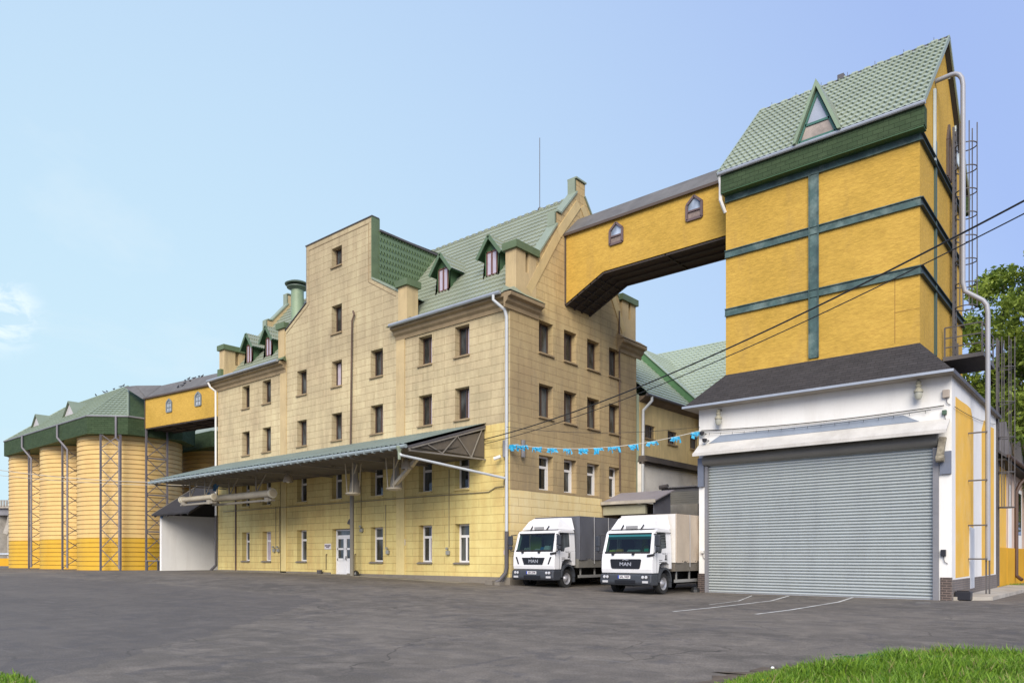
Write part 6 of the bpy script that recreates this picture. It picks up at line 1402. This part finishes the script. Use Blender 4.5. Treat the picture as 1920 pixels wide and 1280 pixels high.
def tree(x, y, h, spread, clumps, leaves, lab, zlow=.3, ls=.16, seed=1, lean=(0, 0)):
    rnd = random.Random(seed); t = thing('broadleaf_tree', (x, y, 0), lab, 'tree', 'trees behind the buildings')
    tr = MB(); top = Vector((x+lean[0], y+lean[1], h*.8)); pts = [Vector((x, y, 0)).lerp(top, i/6)+Vector((rnd.uniform(-.15, .15), rnd.uniform(-.15, .15), 0))*(i > 0) for i in range(7)]
    tr.tube(pts, [h*.022*(1-.12*i) for i in range(7)], 9)
    lf = MB(); tv = []
    cl = []
    for i in range(clumps):
        q = rnd.random(); z = h*(zlow+(1-zlow)*q); prof = math.sin(math.pi*min(1, .12+q*.88)**.8)**.6
        a = rnd.uniform(0, 6.283); rr = spread*prof*math.sqrt(rnd.uniform(.15, 1)); c = Vector((x+lean[0]*q+math.cos(a)*rr, y+lean[1]*q+math.sin(a)*rr, z-rr*.12)); cl.append(c)
        if i % 3 == 0:
            k = rnd.randint(2, 5); s = pts[k]; mid = s.lerp(c, .5)+Vector((0, 0, -.3)); tr.tube([s, mid, c], [h*.008, h*.005, h*.002], 5)
    tro = tr.build('trunk', BARK, t, smooth=True)
    for c in cl:
        R_ = rnd.uniform(.6, 1.3)*spread*.17; base = rnd.uniform(.0, 1)
        for _ in range(int(leaves/clumps*rnd.uniform(.6, 1.4))):
            d = Vector((rnd.gauss(0, 1), rnd.gauss(0, 1), rnd.gauss(0, .65))); d = d.normalized()*R_*rnd.random()**.45; p = c+d
            n = Vector((rnd.gauss(0, 1), rnd.gauss(0, 1), rnd.gauss(.6, 1))).normalized(); u = n.orthogonal().normalized(); u.rotate(Matrix.Rotation(rnd.uniform(0, 6.28), 3, n)); v = n.cross(u); s = ls*rnd.uniform(.6, 1.25)
            q = len(lf.v); lf.v += [tuple(p-u*s), tuple(p-v*s*.45+n*s*.1), tuple(p+u*s), tuple(p+v*s*.45+n*s*.1)]; lf.f.append((q, q+1, q+2, q+3)); tv.append(min(1, max(0, base*.55+rnd.random()*.45)))
    o = lf.build('crown', LEAF, t); tone(o, tv); return t
def tpos(px, Y): return atY(px, 1000, Y).x
tree(tpos(1868, 52), 52, 18.2, 5.0, 125, 26000, 'large broadleaf tree rising right behind the ochre tower and its pipe', .25, .16, 3)
tree(tpos(1985, 50), 50, 19.8, 4.4, 90, 17000, 'taller broadleaf tree whose branches enter at the right edge of the picture', .25, .16, 5)
tree(tpos(1905, 64), 64, 15.5, 6.5, 100, 22000, 'lower tree filling the gap above the slate annex roof', .1, .22, 8)
tree(-188, 55, 9, 7, 50, 8000, 'low green tree above the viaduct at the far left', .1, .4, 9)
tree(-205, 75, 9.5, 8, 50, 8000, 'green tree farther away behind the viaduct at the far left', .1, .4, 10)
# trees behind the camera, part of the yard's surroundings (seen in window reflections)
# ================================================================ SKY, LIGHT
EL, AZ = R(48), None
sd = Vector((-.05, -.78, 1.0)).normalized()   # towards the sun
sd = Vector((.46, -.70, .56)).normalized()
w = bpy.data.worlds.new('World'); sc.world = w; w.use_nodes = True; nt = w.node_tree
bg = nt.nodes['Background']; sky = nt.nodes.new('ShaderNodeTexSky'); sky.sky_type = 'NISHITA'; sky.sun_disc = False
sky.sun_elevation = math.asin(sd.z); sky.sun_rotation = math.atan2(sd.x, sd.y); sky.air_density = 1.0; sky.dust_density = 2.0; sky.ozone_density = 1.5; sky.altitude = 200
tc = nt.nodes.new('ShaderNodeTexCoord'); sp = nt.nodes.new('ShaderNodeSeparateXYZ'); nt.links.new(tc.outputs['Generated'], sp.inputs[0])
# thin bright haze towards the west (left) horizon, blue towards the east
dt = nt.nodes.new('ShaderNodeVectorMath'); dt.operation = 'DOT_PRODUCT'; nt.links.new(tc.outputs['Generated'], dt.inputs[0]); dt.inputs[1].default_value = Vector((-.93, .30, -.2)).normalized()
hz = ramp(nt, dt.outputs['Value'], .3, 1.0)
cn = noise(nt, scaled(nt, tc.outputs['Generated'], (1, 1, 2.2)), 2.2, 7, .62, .5)
bl = mixc(nt, .72, sky.outputs[0], (4.8, 6.45, 11.0))
c = mixc(nt, hz, bl, (6.3, 8.6, 9.6))
cl_ = mth(nt, 'MULTIPLY', ramp(nt, cn, .56, .8), mth(nt, 'MULTIPLY', hz, .4))
c = mixc(nt, cl_, c, (9, 9.6, 9.8))
# one small bright cloud low in the west
d2 = nt.nodes.new('ShaderNodeVectorMath'); d2.operation = 'DOT_PRODUCT'; nt.links.new(tc.outputs['Generated'], d2.inputs[0]); d2.inputs[1].default_value = ray(-5, 588).normalized()
cf = mth(nt, 'MULTIPLY', mth(nt, 'POWER', ramp(nt, d2.outputs['Value'], .9985, 1.0), 2.0), mth(nt, 'MULTIPLY', .75, ramp(nt, noise(nt, scaled(nt, tc.outputs['Generated'], (1, 1, 2.0)), 26, 6, .65, .6), .42, .66)))
c = mixc(nt, cf, c, (11.5, 11.8, 12))
nt.links.new(c, bg.inputs['Color']); bg.inputs['Strength'].default_value = .07
sl = bpy.data.lights.new('sun', 'SUN'); sl.energy = 3.0; sl.angle = R(40); sl.color = (1, .91, .78)
so_ = bpy.data.objects.new('sun', sl); COL.objects.link(so_); so_.rotation_euler = sd.to_track_quat('Z', 'Y').to_euler()
vs = sc.view_settings; vs.view_transform = 'Standard'; vs.look = 'None'; vs.gamma = 1; vs.use_curve_mapping = False; vs.exposure = .55
sc.cycles.max_bounces = 6
